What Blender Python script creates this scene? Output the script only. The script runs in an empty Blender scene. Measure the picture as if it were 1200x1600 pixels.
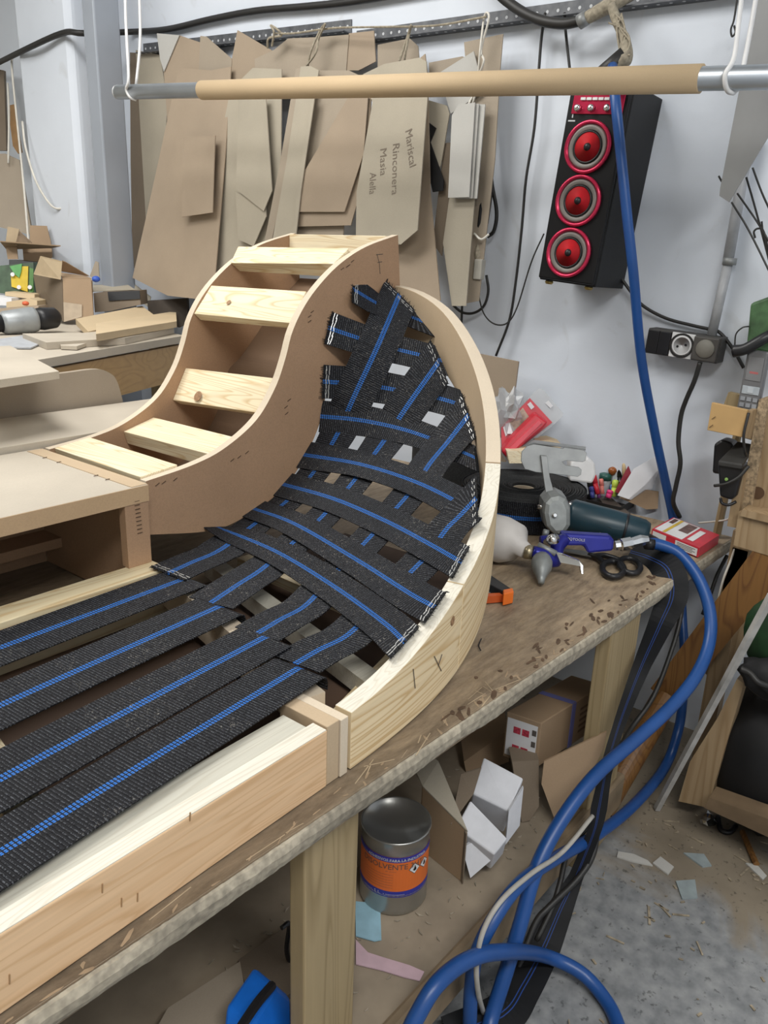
import bpy, bmesh, math, random
from mathutils import Vector, Matrix, Euler
from mathutils.bvhtree import BVHTree
random.seed(7)
SC = bpy.context.scene
COL = SC.collection
R = math.radians

# ------------------------------------------------------------------ camera
FPX = 1230.0                       # focal length in pixels of the 1200 x 1600 frame
PITCH, ROLL, YAW = R(18.05), R(2.1), R(38.4)
CAM = Vector((0, 0, 1.2375))
_f = Vector((math.cos(PITCH)*math.cos(YAW), math.cos(PITCH)*math.sin(YAW), -math.sin(PITCH)))
_r0 = Vector((math.sin(YAW), -math.cos(YAW), 0)); _u0 = _r0.cross(_f)
_r = math.cos(ROLL)*_r0 + math.sin(ROLL)*_u0
_u = -math.sin(ROLL)*_r0 + math.cos(ROLL)*_u0
cd = bpy.data.cameras.new('camera'); cam = bpy.data.objects.new('camera', cd); COL.objects.link(cam)
m = Matrix((_r, _u, -_f)).transposed().to_4x4(); m.translation = CAM
cam.matrix_world = m
cd.sensor_fit = 'VERTICAL'; cd.sensor_height = 24.0; cd.lens = 24.0*FPX/1600.0
cd.clip_start = 0.02
SC.camera = cam

# ------------------------------------------------------------------ world, lamps, exposure
W = bpy.data.worlds.new('world'); SC.world = W; W.use_nodes = True
W.node_tree.nodes['Background'].inputs[0].default_value = (0.75, 0.85, 1, 1)
W.node_tree.nodes['Background'].inputs[1].default_value = 0.25
SC.view_settings.view_transform = 'Standard'
try: SC.view_settings.look = 'None'
except Exception: pass
SC.view_settings.exposure = -0.12
SC.view_settings.gamma = 1.0
SC.view_settings.use_curve_mapping = False
def area(name, loc, target, sx, sy, power, col):
    l = bpy.data.lights.new(name, 'AREA'); l.shape = 'RECTANGLE'; l.size = sx; l.size_y = sy
    l.energy = power; l.color = col
    o = bpy.data.objects.new(name, l); COL.objects.link(o); o.location = loc
    o.rotation_euler = (Vector(target)-Vector(loc)).to_track_quat('-Z', 'Y').to_euler()
    return o
area('ceiling_tube_a', (0.75, 1.9, 2.72), (0.8, 1.9, 0), 1.4, 0.7, 42, (1.0, 0.985, 0.95))
area('ceiling_tube_b', (-0.15, -0.75, 2.72), (0.1, -0.5, 0), 1.6, 0.3, 58, (1.0, 0.985, 0.95))
area('ceiling_tube_c', (-0.3, 3.2, 2.72), (0.0, 3.2, 0), 1.4, 0.7, 34, (1.0, 0.985, 0.95))

# ------------------------------------------------------------------ pixel helpers (1200 x 1600 frame)
def ray(x, y): return _f + _r*((x-600)/FPX) - _u*((y-800)/FPX)
def at(x, y, X=None, Y=None, Z=None, t=None):
    d = ray(x, y)
    if X is not None: t = (X-CAM.x)/d.x
    elif Y is not None: t = (Y-CAM.y)/d.y
    elif Z is not None: t = (Z-CAM.z)/d.z
    return CAM + d*t
def on_plane(x, y, p, n):
    d = ray(x, y); p = Vector(p); n = Vector(n)
    return CAM + d*((p-CAM).dot(n)/d.dot(n))
def depth(p): return (Vector(p)-CAM).dot(_f)

# ------------------------------------------------------------------ objects
def tag(o, label=None, cat=None, group=None, kind=None):
    if label: o['label'] = label
    if cat: o['category'] = cat
    if group: o['group'] = group
    if kind: o['kind'] = kind
    return o
def thing(name, label, cat, loc, group=None):
    o = bpy.data.objects.new(name, None); COL.objects.link(o); o.location = Vector(loc)
    o.empty_display_size = 0.05
    return tag(o, label, cat, group)
def wloc(o):
    v = Vector(o.location)
    while o.parent: o = o.parent; v += o.location
    return v
def obj(name, bm, mat, parent=None, smooth=False, label=None, bevel=0.0, recalc=True):
    """link a bmesh given in world coordinates as one mesh object"""
    if recalc: bmesh.ops.recalc_face_normals(bm, faces=bm.faces)
    me = bpy.data.meshes.new(name)
    if parent is not None: off = wloc(parent); loc = Vector((0, 0, 0))
    else:
        xs = [v.co for v in bm.verts]
        lo = Vector([min(c[i] for c in xs) for i in range(3)]); hi = Vector([max(c[i] for c in xs) for i in range(3)])
        off = Vector(((lo.x+hi.x)/2, (lo.y+hi.y)/2, lo.z)); loc = off
    bmesh.ops.translate(bm, verts=bm.verts, vec=-off)
    bm.to_mesh(me); bm.free()
    if smooth:
        for p in me.polygons: p.use_smooth = True
    o = bpy.data.objects.new(name, me); COL.objects.link(o)
    o.location = loc
    if parent is not None: o.parent = parent
    ms = mat if isinstance(mat, (list, tuple)) else [mat]
    for q in ms: me.materials.append(q)
    if bevel:
        b = o.modifiers.new('bevel', 'BEVEL'); b.width = bevel; b.segments = 2; b.limit_method = 'ANGLE'; b.angle_limit = R(40)
    if smooth == 'auto':
        e = None
    if label: o['label'] = label
    return o
def top(name, bm, mat, label, cat, group=None, **k):
    return tag(obj(name, bm, mat, None, **k), label, cat, group)
def struct(name, bm, mat, parent=None, **k):
    o = obj(name, bm, mat, parent, **k)
    if parent is None: o['kind'] = 'structure'
    return o

# ------------------------------------------------------------------ shapes
def BM(): return bmesh.new()
def box(bm, c, s, rot=None):
    g = bmesh.ops.create_cube(bm, size=1.0); M_ = Matrix.Diagonal((s[0], s[1], s[2], 1))
    if rot is not None:
        rm = rot if isinstance(rot, Matrix) else Euler(rot).to_matrix()
        M_ = rm.to_4x4() @ M_
    M_ = Matrix.Translation(Vector(c)) @ M_
    bmesh.ops.transform(bm, matrix=M_, verts=g['verts']); return bm
def rbox(c, s, rot=None): return box(BM(), c, s, rot)
def span(x0, x1, y0, y1, z0, z1): return rbox(((x0+x1)/2, (y0+y1)/2, (z0+z1)/2), (x1-x0, y1-y0, z1-z0))
def prism(bm, pts, vec):
    """closed polygon pts (3D) swept along vec"""
    vec = Vector(vec); a = [bm.verts.new(p) for p in pts]; b = [bm.verts.new(Vector(p)+vec) for p in pts]
    n = len(pts); bm.faces.new(a[::-1]); bm.faces.new(b)
    for i in range(n): bm.faces.new((a[i], a[(i+1) % n], b[(i+1) % n], b[i]))
    return bm
def catmull(pts, k=8):
    P = [Vector(p) for p in pts]
    if len(P) < 3:
        return [P[0].lerp(P[-1], i/k) for i in range(k+1)]
    P = [P[0]*2-P[1]] + P + [P[-1]*2-P[-2]]; out = []
    for i in range(1, len(P)-2):
        a, b, c, d = P[i-1:i+3]
        for j in range(k):
            s = j/k
            out.append(0.5*((2*b)+(c-a)*s+(2*a-5*b+4*c-d)*s*s+(3*b-a-3*c+d)*s**3))
    out.append(P[-2]); return out
def tube(bm, pts, r, seg=10, cap=True, smooth=0):
    """round tube along points; r a number or a list"""
    if smooth: 
        n0 = len(pts); pts2 = catmull(pts, smooth)
        if isinstance(r, (list, tuple)):
            r = [r[min(int(i/smooth), n0-1)]*(1-(i % smooth)/smooth)+r[min(int(i/smooth)+1, n0-1)]*((i % smooth)/smooth) for i in range(len(pts2))]
        pts = pts2
    pts = [Vector(p) for p in pts]; n = len(pts); rings = []
    tan = [(pts[min(i+1, n-1)]-pts[max(i-1, 0)]).normalized() for i in range(n)]
    up = Vector((0, 0, 1)) if abs(tan[0].z) < .9 else Vector((1, 0, 0))
    nrm = tan[0].cross(up).normalized()
    for i in range(n):
        nrm = (nrm-tan[i]*nrm.dot(tan[i])).normalized(); bi = tan[i].cross(nrm)
        rr = r[i] if isinstance(r, (list, tuple)) else r
        rings.append([bm.verts.new(pts[i]+(nrm*math.cos(a)+bi*math.sin(a))*rr) for a in [2*math.pi*j/seg for j in range(seg)]])
    for i in range(n-1):
        for j in range(seg):
            bm.faces.new((rings[i][j], rings[i][(j+1) % seg], rings[i+1][(j+1) % seg], rings[i+1][j]))
    if cap: bm.faces.new(rings[0][::-1]); bm.faces.new(rings[-1])
    return bm
def cyl(bm, a, b, r0, r1=None, seg=20): return tube(bm, [a, b], [r0, r0 if r1 is None else r1], seg)
def lathe(bm, prof, base, axis=(0, 0, 1), seg=32):
    """prof: (radius, height) pairs around axis through base"""
    ax = Vector(axis).normalized(); q = Vector((0, 0, 1)).rotation_difference(ax); rings = []
    for r_, h in prof:
        rings.append([bm.verts.new(Vector(base)+q @ Vector((r_*math.cos(2*math.pi*j/seg), r_*math.sin(2*math.pi*j/seg), h))) for j in range(seg)])
    for i in range(len(prof)-1):
        for j in range(seg): bm.faces.new((rings[i][j], rings[i][(j+1) % seg], rings[i+1][(j+1) % seg], rings[i+1][j]))
    if prof[0][0] > 1e-5: bm.faces.new(rings[0][::-1])
    if prof[-1][0] > 1e-5: bm.faces.new(rings[-1])
    bmesh.ops.remove_doubles(bm, verts=bm.verts, dist=1e-6)
    return bm
def ribbon(bm, pts, nrms, width, thick=0.0016, v0=0.0, shear=None):
    """flat strap along pts with normals nrms, UV u across (0..1), v along in metres"""
    uv = bm.loops.layers.uv.verify(); n = len(pts); rows = []; v = v0
    tan = [(pts[min(i+1, n-1)]-pts[max(i-1, 0)]).normalized() for i in range(n)]
    for i in range(n):
        if i: v += (pts[i]-pts[i-1]).length
        nn = nrms[i]-tan[i]*nrms[i].dot(tan[i]); nn.normalize()
        s = nn.cross(tan[i]).normalized()
        if shear and shear[i]: s = s+tan[i]*shear[i]
        w = width[i] if isinstance(width, (list, tuple)) else width
        row = []
        for u in (0, .25, .5, .75, 1):
            p = pts[i]+s*(u-.5)*w
            row.append((bm.verts.new(p+nn*thick/2), bm.verts.new(p-nn*thick/2), u, v))
        rows.append(row)
    def quad(q):
        f = bm.faces.new([a[0] for a in q])
        for l, a in zip(f.loops, q): l[uv].uv = (a[1], a[2])
    for i in range(n-1):
        for j in range(4):
            for k in (0, 1):
                q = [rows[i][j], rows[i][j+1], rows[i+1][j+1], rows[i+1][j]]
                q = [(a[k], a[2], a[3]) for a in q]
                quad(q if k == 0 else q[::-1])
        for j in (0, 4):
            a, b = rows[i][j], rows[i+1][j]
            quad([(a[0], a[2], a[3]), (b[0], b[2], b[3]), (b[1], b[2], b[3]), (a[1], a[2], a[3])])
    for i in (0, n-1):
        for j in range(4):
            a, b = rows[i][j], rows[i][j+1]
            quad([(a[0], a[2], a[3]), (b[0], b[2], b[3]), (b[1], b[2], b[3]), (a[1], a[2], a[3])])
    return bm
def text_bm(body, size, extrude=0.0):
    """flat lettering as a bmesh in its own xy plane, origin at the left of the baseline"""
    c = bpy.data.curves.new('lettering', 'FONT'); c.body = body; c.size = size; c.extrude = extrude; c.resolution_u = 2
    o = bpy.data.objects.new('lettering', c); COL.objects.link(o)
    bpy.context.view_layer.update()
    me = bpy.data.meshes.new_from_object(o.evaluated_get(bpy.context.evaluated_depsgraph_get()))
    bm = BM(); bm.from_mesh(me)
    bpy.data.objects.remove(o); bpy.data.curves.remove(c); bpy.data.meshes.remove(me)
    return bm
def place(bm, origin, ex, ey, ez=None):
    ex = Vector(ex).normalized(); ey = Vector(ey); ey = (ey-ex*ey.dot(ex)).normalized(); ez = ex.cross(ey)
    M_ = Matrix((ex, ey, ez)).transposed().to_4x4(); M_.translation = Vector(origin)
    bmesh.ops.transform(bm, matrix=M_, verts=bm.verts); return bm

# ------------------------------------------------------------------ materials
def new_mat(name):
    m_ = bpy.data.materials.new(name); m_.use_nodes = True
    nt = m_.node_tree; return m_, nt, nt.nodes['Principled BSDF']
def N(nt, typ, **k):
    n = nt.nodes.new(typ)
    for a, b in k.items():
        if a.startswith('_'): setattr(n, a[1:], b)
        else: n.inputs[a.replace('__', ' ')].default_value = b
    return n
def ramp(nt, fac, stops):
    r_ = nt.nodes.new('ShaderNodeValToRGB'); e = r_.color_ramp.elements
    while len(e) < len(stops): e.new(0.5)
    for i, (p, c) in enumerate(stops): e[i].position = p; e[i].color = (c[0], c[1], c[2], 1)
    nt.links.new(fac, r_.inputs[0]); return r_.outputs[0]
def coords(nt, kind='Object', scale=(1, 1, 1), loc=(0, 0, 0)):
    tc = nt.nodes.new('ShaderNodeTexCoord'); mp = nt.nodes.new('ShaderNodeMapping')
    mp.inputs['Scale'].default_value = scale; mp.inputs['Location'].default_value = loc
    nt.links.new(tc.outputs[kind], mp.inputs[0]); return mp.outputs[0]
def bump(nt, bs, h, strength=.2, dist=.002):
    b = N(nt, 'ShaderNodeBump', Strength=strength, Distance=dist); nt.links.new(h, b.inputs['Height']); nt.links.new(b.outputs[0], bs.inputs['Normal'])
def sc(c, k): return tuple(max(0, min(1, a*k)) for a in c)
def plain(name, col, rough=.5, metal=0.0, var=.12, scale=30, bmp=.1, spec=None, alpha=None):
    m_, nt, bs = new_mat(name)
    n = N(nt, 'ShaderNodeTexNoise', Scale=scale, Detail=5.0); nt.links.new(coords(nt), n.inputs['Vector'])
    nt.links.new(ramp(nt, n.outputs[0], [(.3, sc(col, 1-var)), (.7, sc(col, 1+var))]), bs.inputs['Base Color'])
    bs.inputs['Roughness'].default_value = rough; bs.inputs['Metallic'].default_value = metal
    if bmp: bump(nt, bs, n.outputs[0], bmp)
    return m_
def pine(name, axis, light, dark, kind='Object', across=26, rough=.6, loc=(0, 0, 0), rings=9):
    """pale softwood with growth rings stretched along axis"""
    m_, nt, bs = new_mat(name)
    s = [across]*3; s[axis] = across*.055
    if kind == 'UV': s = [across*.055, across, across]
    v = coords(nt, kind, tuple(s), loc)
    n0 = N(nt, 'ShaderNodeTexNoise', Scale=.75, Detail=2.0); nt.links.new(v, n0.inputs['Vector'])
    mx = N(nt, 'ShaderNodeMixRGB', Fac=.45); nt.links.new(v, mx.inputs[1]); nt.links.new(n0.outputs['Color'], mx.inputs[2])
    n1 = N(nt, 'ShaderNodeTexNoise', Scale=1.0, Detail=.5, Distortion=.4); nt.links.new(v, n1.inputs['Vector'])
    mt = N(nt, 'ShaderNodeMath', _operation='MULTIPLY'); mt.inputs[1].default_value = rings; nt.links.new(n1.outputs[0], mt.inputs[0])
    fr = N(nt, 'ShaderNodeMath', _operation='FRACT'); nt.links.new(mt.outputs[0], fr.inputs[0])
    f2 = N(nt, 'ShaderNodeTexNoise', Scale=6.0, Detail=4.0); nt.links.new(v, f2.inputs['Vector'])
    c1 = ramp(nt, fr.outputs[0], [(0, light), (.55, light), (.88, dark), (1, sc(light, .97))])
    c2 = ramp(nt, f2.outputs[0], [(.3, (.84, .84, .84)), (.7, (1, 1, 1))])
    mm = N(nt, 'ShaderNodeMixRGB', _blend_type='MULTIPLY', Fac=.6); nt.links.new(c1, mm.inputs[1]); nt.links.new(c2, mm.inputs[2])
    nt.links.new(mm.outputs[0], bs.inputs['Base Color']); bs.inputs['Roughness'].default_value = rough
    bump(nt, bs, f2.outputs[0], .12, .001)
    return m_
def board(name, col, rough=.75, speck=.06, big=.08, sp_scale=420):
    """mdf, chipboard, cardboard: even colour, faint blotches, fine fibre specks"""
    m_, nt, bs = new_mat(name); v = coords(nt)
    a = N(nt, 'ShaderNodeTexNoise', Scale=5.0, Detail=4.0); b = N(nt, 'ShaderNodeTexNoise', Scale=sp_scale, Detail=2.0)
    nt.links.new(v, a.inputs['Vector']); nt.links.new(v, b.inputs['Vector'])
    ca = ramp(nt, a.outputs[0], [(.3, sc(col, 1-big)), (.7, sc(col, 1+big))])
    cb = ramp(nt, b.outputs[0], [(.3, (1-2*speck,)*3), (.65, (1, 1, 1))])
    mm = N(nt, 'ShaderNodeMixRGB', _blend_type='MULTIPLY', Fac=1.0); nt.links.new(ca, mm.inputs[1]); nt.links.new(cb, mm.inputs[2])
    nt.links.new(mm.outputs[0], bs.inputs['Base Color']); bs.inputs['Roughness'].default_value = rough
    bump(nt, bs, b.outputs[0], .08, .0006)
    return m_
MAT = {}
MAT['pine_y'] = pine('pine_along_y', 1, (.87, .76, .54), (.70, .53, .30), across=30, rings=15)
MAT['pine_x'] = pine('pine_along_x', 0, (.82, .70, .46), (.68, .50, .27))
MAT['pine_rail'] = pine('peach_pine_rail', 0, (.76, .52, .31), (.66, .42, .225), across=34)
MAT['pine_uv'] = pine('pine_rim', 0, (.82, .66, .42), (.62, .42, .20), kind='UV', across=26, rings=13)
MAT['sawn_top'] = pine('rough_sawn_edge', 0, (.76, .72, .62), (.66, .61, .50), across=50)
MAT['grey_pine'] = pine('greyed_pine', 0, (.56, .54, .46), (.49, .46, .38), across=40)
MAT['mdf'] = board('mdf_face', (.42, .262, .155), speck=.07)
MAT['mdf_edge'] = board('mdf_edge', (.66, .56, .43), speck=.03)
MAT['mdf_pale'] = board('dusty_mdf_top', (.50, .445, .365), speck=.03)
MAT['mdf_tan'] = board('tan_rim_mdf', (.52, .395, .26), speck=.03)
MAT['card'] = board('grey_brown_card', (.365, .305, .235), speck=.03)
MAT['card_b'] = board('warm_brown_card', (.375, .295, .215), speck=.03)
MAT['card_c'] = board('pale_olive_card', (.42, .375, .295), speck=.03)
MAT['card_grey'] = board('pale_grey_card', (.50, .49, .46), speck=.02)
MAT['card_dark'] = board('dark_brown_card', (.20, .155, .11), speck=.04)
MAT['carton'] = board('carton_brown', (.36, .25, .155), speck=.03)
MAT['black'] = plain('black_plastic', (.012, .012, .014), .4)
MAT['black_matt'] = plain('black_matt', (.008, .008, .009), .7)
MAT['white'] = plain('white_plastic', (.72, .72, .72), .5, var=.05)
MAT['steel'] = plain('grey_steel', (.30, .31, .31), .5, .45)
MAT['chrome'] = plain('chrome', (.75, .75, .74), .18, 1.0, var=.05)
MAT['staple'] = plain('staple_steel', (.75, .75, .73), .35, .6, bmp=0)
MAT['staple_dark'] = plain('rusty_staple', (.10, .06, .035), .6, bmp=0)
MAT['pencil'] = plain('soft_pencil', (.19, .155, .12), .8, bmp=0)
MAT['ink'] = plain('pencil_ink', (.10, .085, .075), .8, bmp=0)
MAT['hose'] = plain('blue_hose', (.012, .07, .26), .38, var=.1, scale=12)
MAT['cable'] = plain('black_cable', (.02, .019, .018), .5)
MAT['rope'] = plain('dusty_rope', (.33, .29, .22), .9, var=.3, scale=120, bmp=.5)
MAT['cord'] = plain('white_cord', (.72, .69, .62), .7, var=.1)
MAT['paper'] = plain('white_paper', (.74, .74, .76), .7, var=.03, bmp=.05)

def web_material():
    m_, nt, bs = new_mat('elastic_webbing'); L = nt.links.new
    tc = nt.nodes.new('ShaderNodeTexCoord'); sx = nt.nodes.new('ShaderNodeSeparateXYZ'); L(tc.outputs['UV'], sx.inputs[0])
    def math_(op, a, b=None):
        n = nt.nodes.new('ShaderNodeMath'); n.operation = op
        for i, q in enumerate((a, b)):
            if q is None: continue
            if isinstance(q, (int, float)): n.inputs[i].default_value = q
            else: L(q, n.inputs[i])
        return n.outputs[0]
    u, v = sx.outputs[0], sx.outputs[1]
    rib = math_('SINE', math_('MULTIPLY', v, 2*math.pi/.0046))
    dash = math_('SINE', math_('MULTIPLY', v, 2*math.pi/.0046))
    # fine white thread broken up along the ribs
    cx = nt.nodes.new('ShaderNodeCombineXYZ'); L(math_('MULTIPLY', u, 46.0), cx.inputs[0]); L(math_('MULTIPLY', v, 190.0), cx.inputs[1])
    nz = N(nt, 'ShaderNodeTexNoise', Scale=1.6, Detail=2.0); L(cx.outputs[0], nz.inputs['Vector'])
    thr = math_('MULTIPLY', math_('GREATER_THAN', rib, .35), math_('GREATER_THAN', nz.outputs[0], .53))
    mixa = nt.nodes.new('ShaderNodeMixRGB'); L(thr, mixa.inputs[0])
    mixa.inputs[1].default_value = (.0055, .006, .0085, 1); mixa.inputs[2].default_value = (.082, .088, .100, 1)
    # lint: dust and loose fibres on top
    ob = coords(nt, 'Object', (1, 1, 1)); ln = N(nt, 'ShaderNodeTexNoise', Scale=230.0, Detail=3.0, Distortion=2.0); L(ob, ln.inputs['Vector'])
    lb = N(nt, 'ShaderNodeTexNoise', Scale=7.0, Detail=2.0); L(ob, lb.inputs['Vector'])
    lint = math_('MULTIPLY', math_('GREATER_THAN', ln.outputs[0], .655), math_('GREATER_THAN', lb.outputs[0], .5))
    mixl = nt.nodes.new('ShaderNodeMixRGB'); L(math_('MULTIPLY', lint, .6), mixl.inputs[0]); L(mixa.outputs[0], mixl.inputs[1]); mixl.inputs[2].default_value = (.30, .28, .25, 1)
    # two pairs of blue stitched lines
    d = math_('ABSOLUTE', math_('SUBTRACT', math_('ABSOLUTE', math_('SUBTRACT', u, .5)), .034))
    line = math_('LESS_THAN', d, .024)
    gap = math_('GREATER_THAN', d, .004)
    on = math_('MULTIPLY', math_('MULTIPLY', line, gap), math_('GREATER_THAN', dash, -.55))
    mixb = nt.nodes.new('ShaderNodeMixRGB'); L(on, mixb.inputs[0]); L(mixl.outputs[0], mixb.inputs[1]); mixb.inputs[2].default_value = (.028, .18, .62, 1)
    L(mixb.outputs[0], bs.inputs['Base Color']); bs.inputs['Roughness'].default_value = .62; bs.inputs['Specular IOR Level'].default_value = .22
    bump(nt, bs, rib, .5, .001)
    return m_
MAT['web'] = web_material()
def web_back():
    m_, nt, bs = new_mat('webbing_reverse'); L = nt.links.new
    tc = nt.nodes.new('ShaderNodeTexCoord'); sx = nt.nodes.new('ShaderNodeSeparateXYZ'); L(tc.outputs['UV'], sx.inputs[0])
    s = N(nt, 'ShaderNodeMath', _operation='SUBTRACT'); L(sx.outputs[0], s.inputs[0]); s.inputs[1].default_value = .5
    b = N(nt, 'ShaderNodeMath', _operation='ABSOLUTE'); L(s.outputs[0], b.inputs[0])
    d = N(nt, 'ShaderNodeMath', _operation='SUBTRACT'); L(b.outputs[0], d.inputs[0]); d.inputs[1].default_value = .045
    e = N(nt, 'ShaderNodeMath', _operation='ABSOLUTE'); L(d.outputs[0], e.inputs[0])
    lt = N(nt, 'ShaderNodeMath', _operation='LESS_THAN'); L(e.outputs[0], lt.inputs[0]); lt.inputs[1].default_value = .013
    mx = nt.nodes.new('ShaderNodeMixRGB'); L(lt.outputs[0], mx.inputs[0]); mx.inputs[1].default_value = (.006, .0065, .008, 1); mx.inputs[2].default_value = (.02, .06, .24, 1)
    L(mx.outputs[0], bs.inputs['Base Color']); bs.inputs['Roughness'].default_value = .6; bs.inputs['Specular IOR Level'].default_value = .25
    return m_
MAT['web_back'] = web_back()

# ================================================================== the room
def wall_mat(name, col, dirt):
    m_, nt, bs = new_mat(name); v = coords(nt)
    a = N(nt, 'ShaderNodeTexNoise', Scale=2.2, Detail=6.0, Roughness=.6); b = N(nt, 'ShaderNodeTexNoise', Scale=26.0, Detail=5.0)
    c = N(nt, 'ShaderNodeTexNoise', Scale=6.0, Detail=8.0, Distortion=1.5)
    for q in (a, b, c): nt.links.new(v, q.inputs['Vector'])
    c1 = ramp(nt, a.outputs[0], [(.3, sc(col, .93)), (.65, col)])
    c2 = ramp(nt, c.outputs[0], [(.62, (1, 1, 1)), (.74, dirt)])
    mm = N(nt, 'ShaderNodeMixRGB', _blend_type='MULTIPLY', Fac=.5); nt.links.new(c1, mm.inputs[1]); nt.links.new(c2, mm.inputs[2])
    nt.links.new(mm.outputs[0], bs.inputs['Base Color']); bs.inputs['Roughness'].default_value = .55
    bump(nt, bs, b.outputs[0], .25, .004)
    return m_
MAT['wall'] = wall_mat('bluish_white_paint', (.74, .79, .87), (.80, .78, .74))
MAT['wall_cream'] = wall_mat('cream_paint', (.62, .60, .54), (.8, .77, .7))
def floor_mat():
    m_, nt, bs = new_mat('dusty_concrete'); v = coords(nt)
    a = N(nt, 'ShaderNodeTexNoise', Scale=2.6, Detail=6.0, Roughness=.62, Distortion=.8); b = N(nt, 'ShaderNodeTexNoise', Scale=34.0, Detail=6.0)
    c = N(nt, 'ShaderNodeTexNoise', Scale=90.0, Detail=3.0)
    d = N(nt, 'ShaderNodeTexNoise', Scale=7.0, Detail=5.0)
    for q in (a, b, c, d): nt.links.new(v, q.inputs['Vector'])
    grey = ramp(nt, b.outputs[0], [(.3, (.17, .178, .185)), (.5, (.245, .252, .258)), (.72, (.33, .335, .335))])
    dust = ramp(nt, d.outputs[0], [(.3, (.20, .165, .12)), (.7, (.30, .25, .185))])
    # sawdust lies thick towards the wall and by the bench, worn off on the walkway
    sx = nt.nodes.new('ShaderNodeSeparateXYZ'); nt.links.new(coords(nt, 'Object'), sx.inputs[0])
    mr = nt.nodes.new('ShaderNodeMapRange'); mr.inputs[1].default_value = FLOOR_DUST[0]; mr.inputs[2].default_value = FLOOR_DUST[1]
    nt.links.new(sx.outputs[0], mr.inputs[0])
    ad = N(nt, 'ShaderNodeMath', _operation='ADD'); nt.links.new(mr.outputs[0], ad.inputs[0]); nt.links.new(a.outputs[0], ad.inputs[1])
    fac = ramp(nt, ad.outputs[0], [(.86, (0, 0, 0)), (1.04, (1, 1, 1))])
    mm = nt.nodes.new('ShaderNodeMixRGB'); nt.links.new(fac, mm.inputs[0]); nt.links.new(grey, mm.inputs[1]); nt.links.new(dust, mm.inputs[2])
    sp = ramp(nt, c.outputs[0], [(.28, (.35, .35, .35)), (.38, (1, 1, 1))])
    m2 = N(nt, 'ShaderNodeMixRGB', _blend_type='MULTIPLY', Fac=.8); nt.links.new(mm.outputs[0], m2.inputs[1]); nt.links.new(sp, m2.inputs[2])
    nt.links.new(m2.outputs[0], bs.inputs['Base Color']); bs.inputs['Roughness'].default_value = .7
    bump(nt, bs, b.outputs[0], .3, .004)
    return m_
WX = 2.06                                            # the back wall
FX = (-2.2+WX)/2
FLOOR_DUST = (1.16-FX, 2.0-FX)
MAT['floor'] = floor_mat()
MAT['ceiling'] = plain('ceiling_paint', (.62, .62, .60), .8, var=.04, scale=3)
struct('floor', span(-2.2, WX, -1.6, 5.0, -.05, 0), MAT['floor'])
struct('wall_back', span(WX, WX+.1, -1.6, 5.0, 0, 2.9), MAT['wall'])
struct('wall_left', span(-2.2, WX, 5.0, 5.1, 0, 2.9), MAT['wall_cream'])
struct('wall_right', span(-2.2, WX, -1.7, -1.6, 0, 2.9), MAT['wall'])
struct('wall_front', span(-2.3, -2.2, -1.6, 5.0, 0, 2.9), MAT['wall_cream'])
struct('ceiling', span(-2.2, WX, -1.6, 5.0, 2.9, 2.95), MAT['ceiling'])
# masonry pillar standing out of the back wall, chamfered corner
pb = BM()
prism(pb, [(1.87, 3.06, 0), (1.85, 3.085, 0), (1.85, 3.44, 0), (WX+.01, 3.44, 0), (WX+.01, 3.06, 0)], (0, 0, 2.9))
struct('wall_pillar', pb, MAT['wall'], bevel=.012)

# steel column in front of it: a grey painted box section
MAT['column_paint'] = plain('grey_column_paint', (.33, .36, .41), .42, .1, var=.06, scale=4)
cb = BM()
x0, x1, y0, y1 = 1.80, 1.904, 2.806, 2.880
prism(cb, [(x0, y0, 0), (x0, y1, 0), (x1, y1, 0), (x1, y0, 0)], (0, 0, 2.9))
top('steel_column', cb, MAT['column_paint'], 'tall grey painted steel column between pillar and hanging templates', 'column', bevel=.006)

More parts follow.
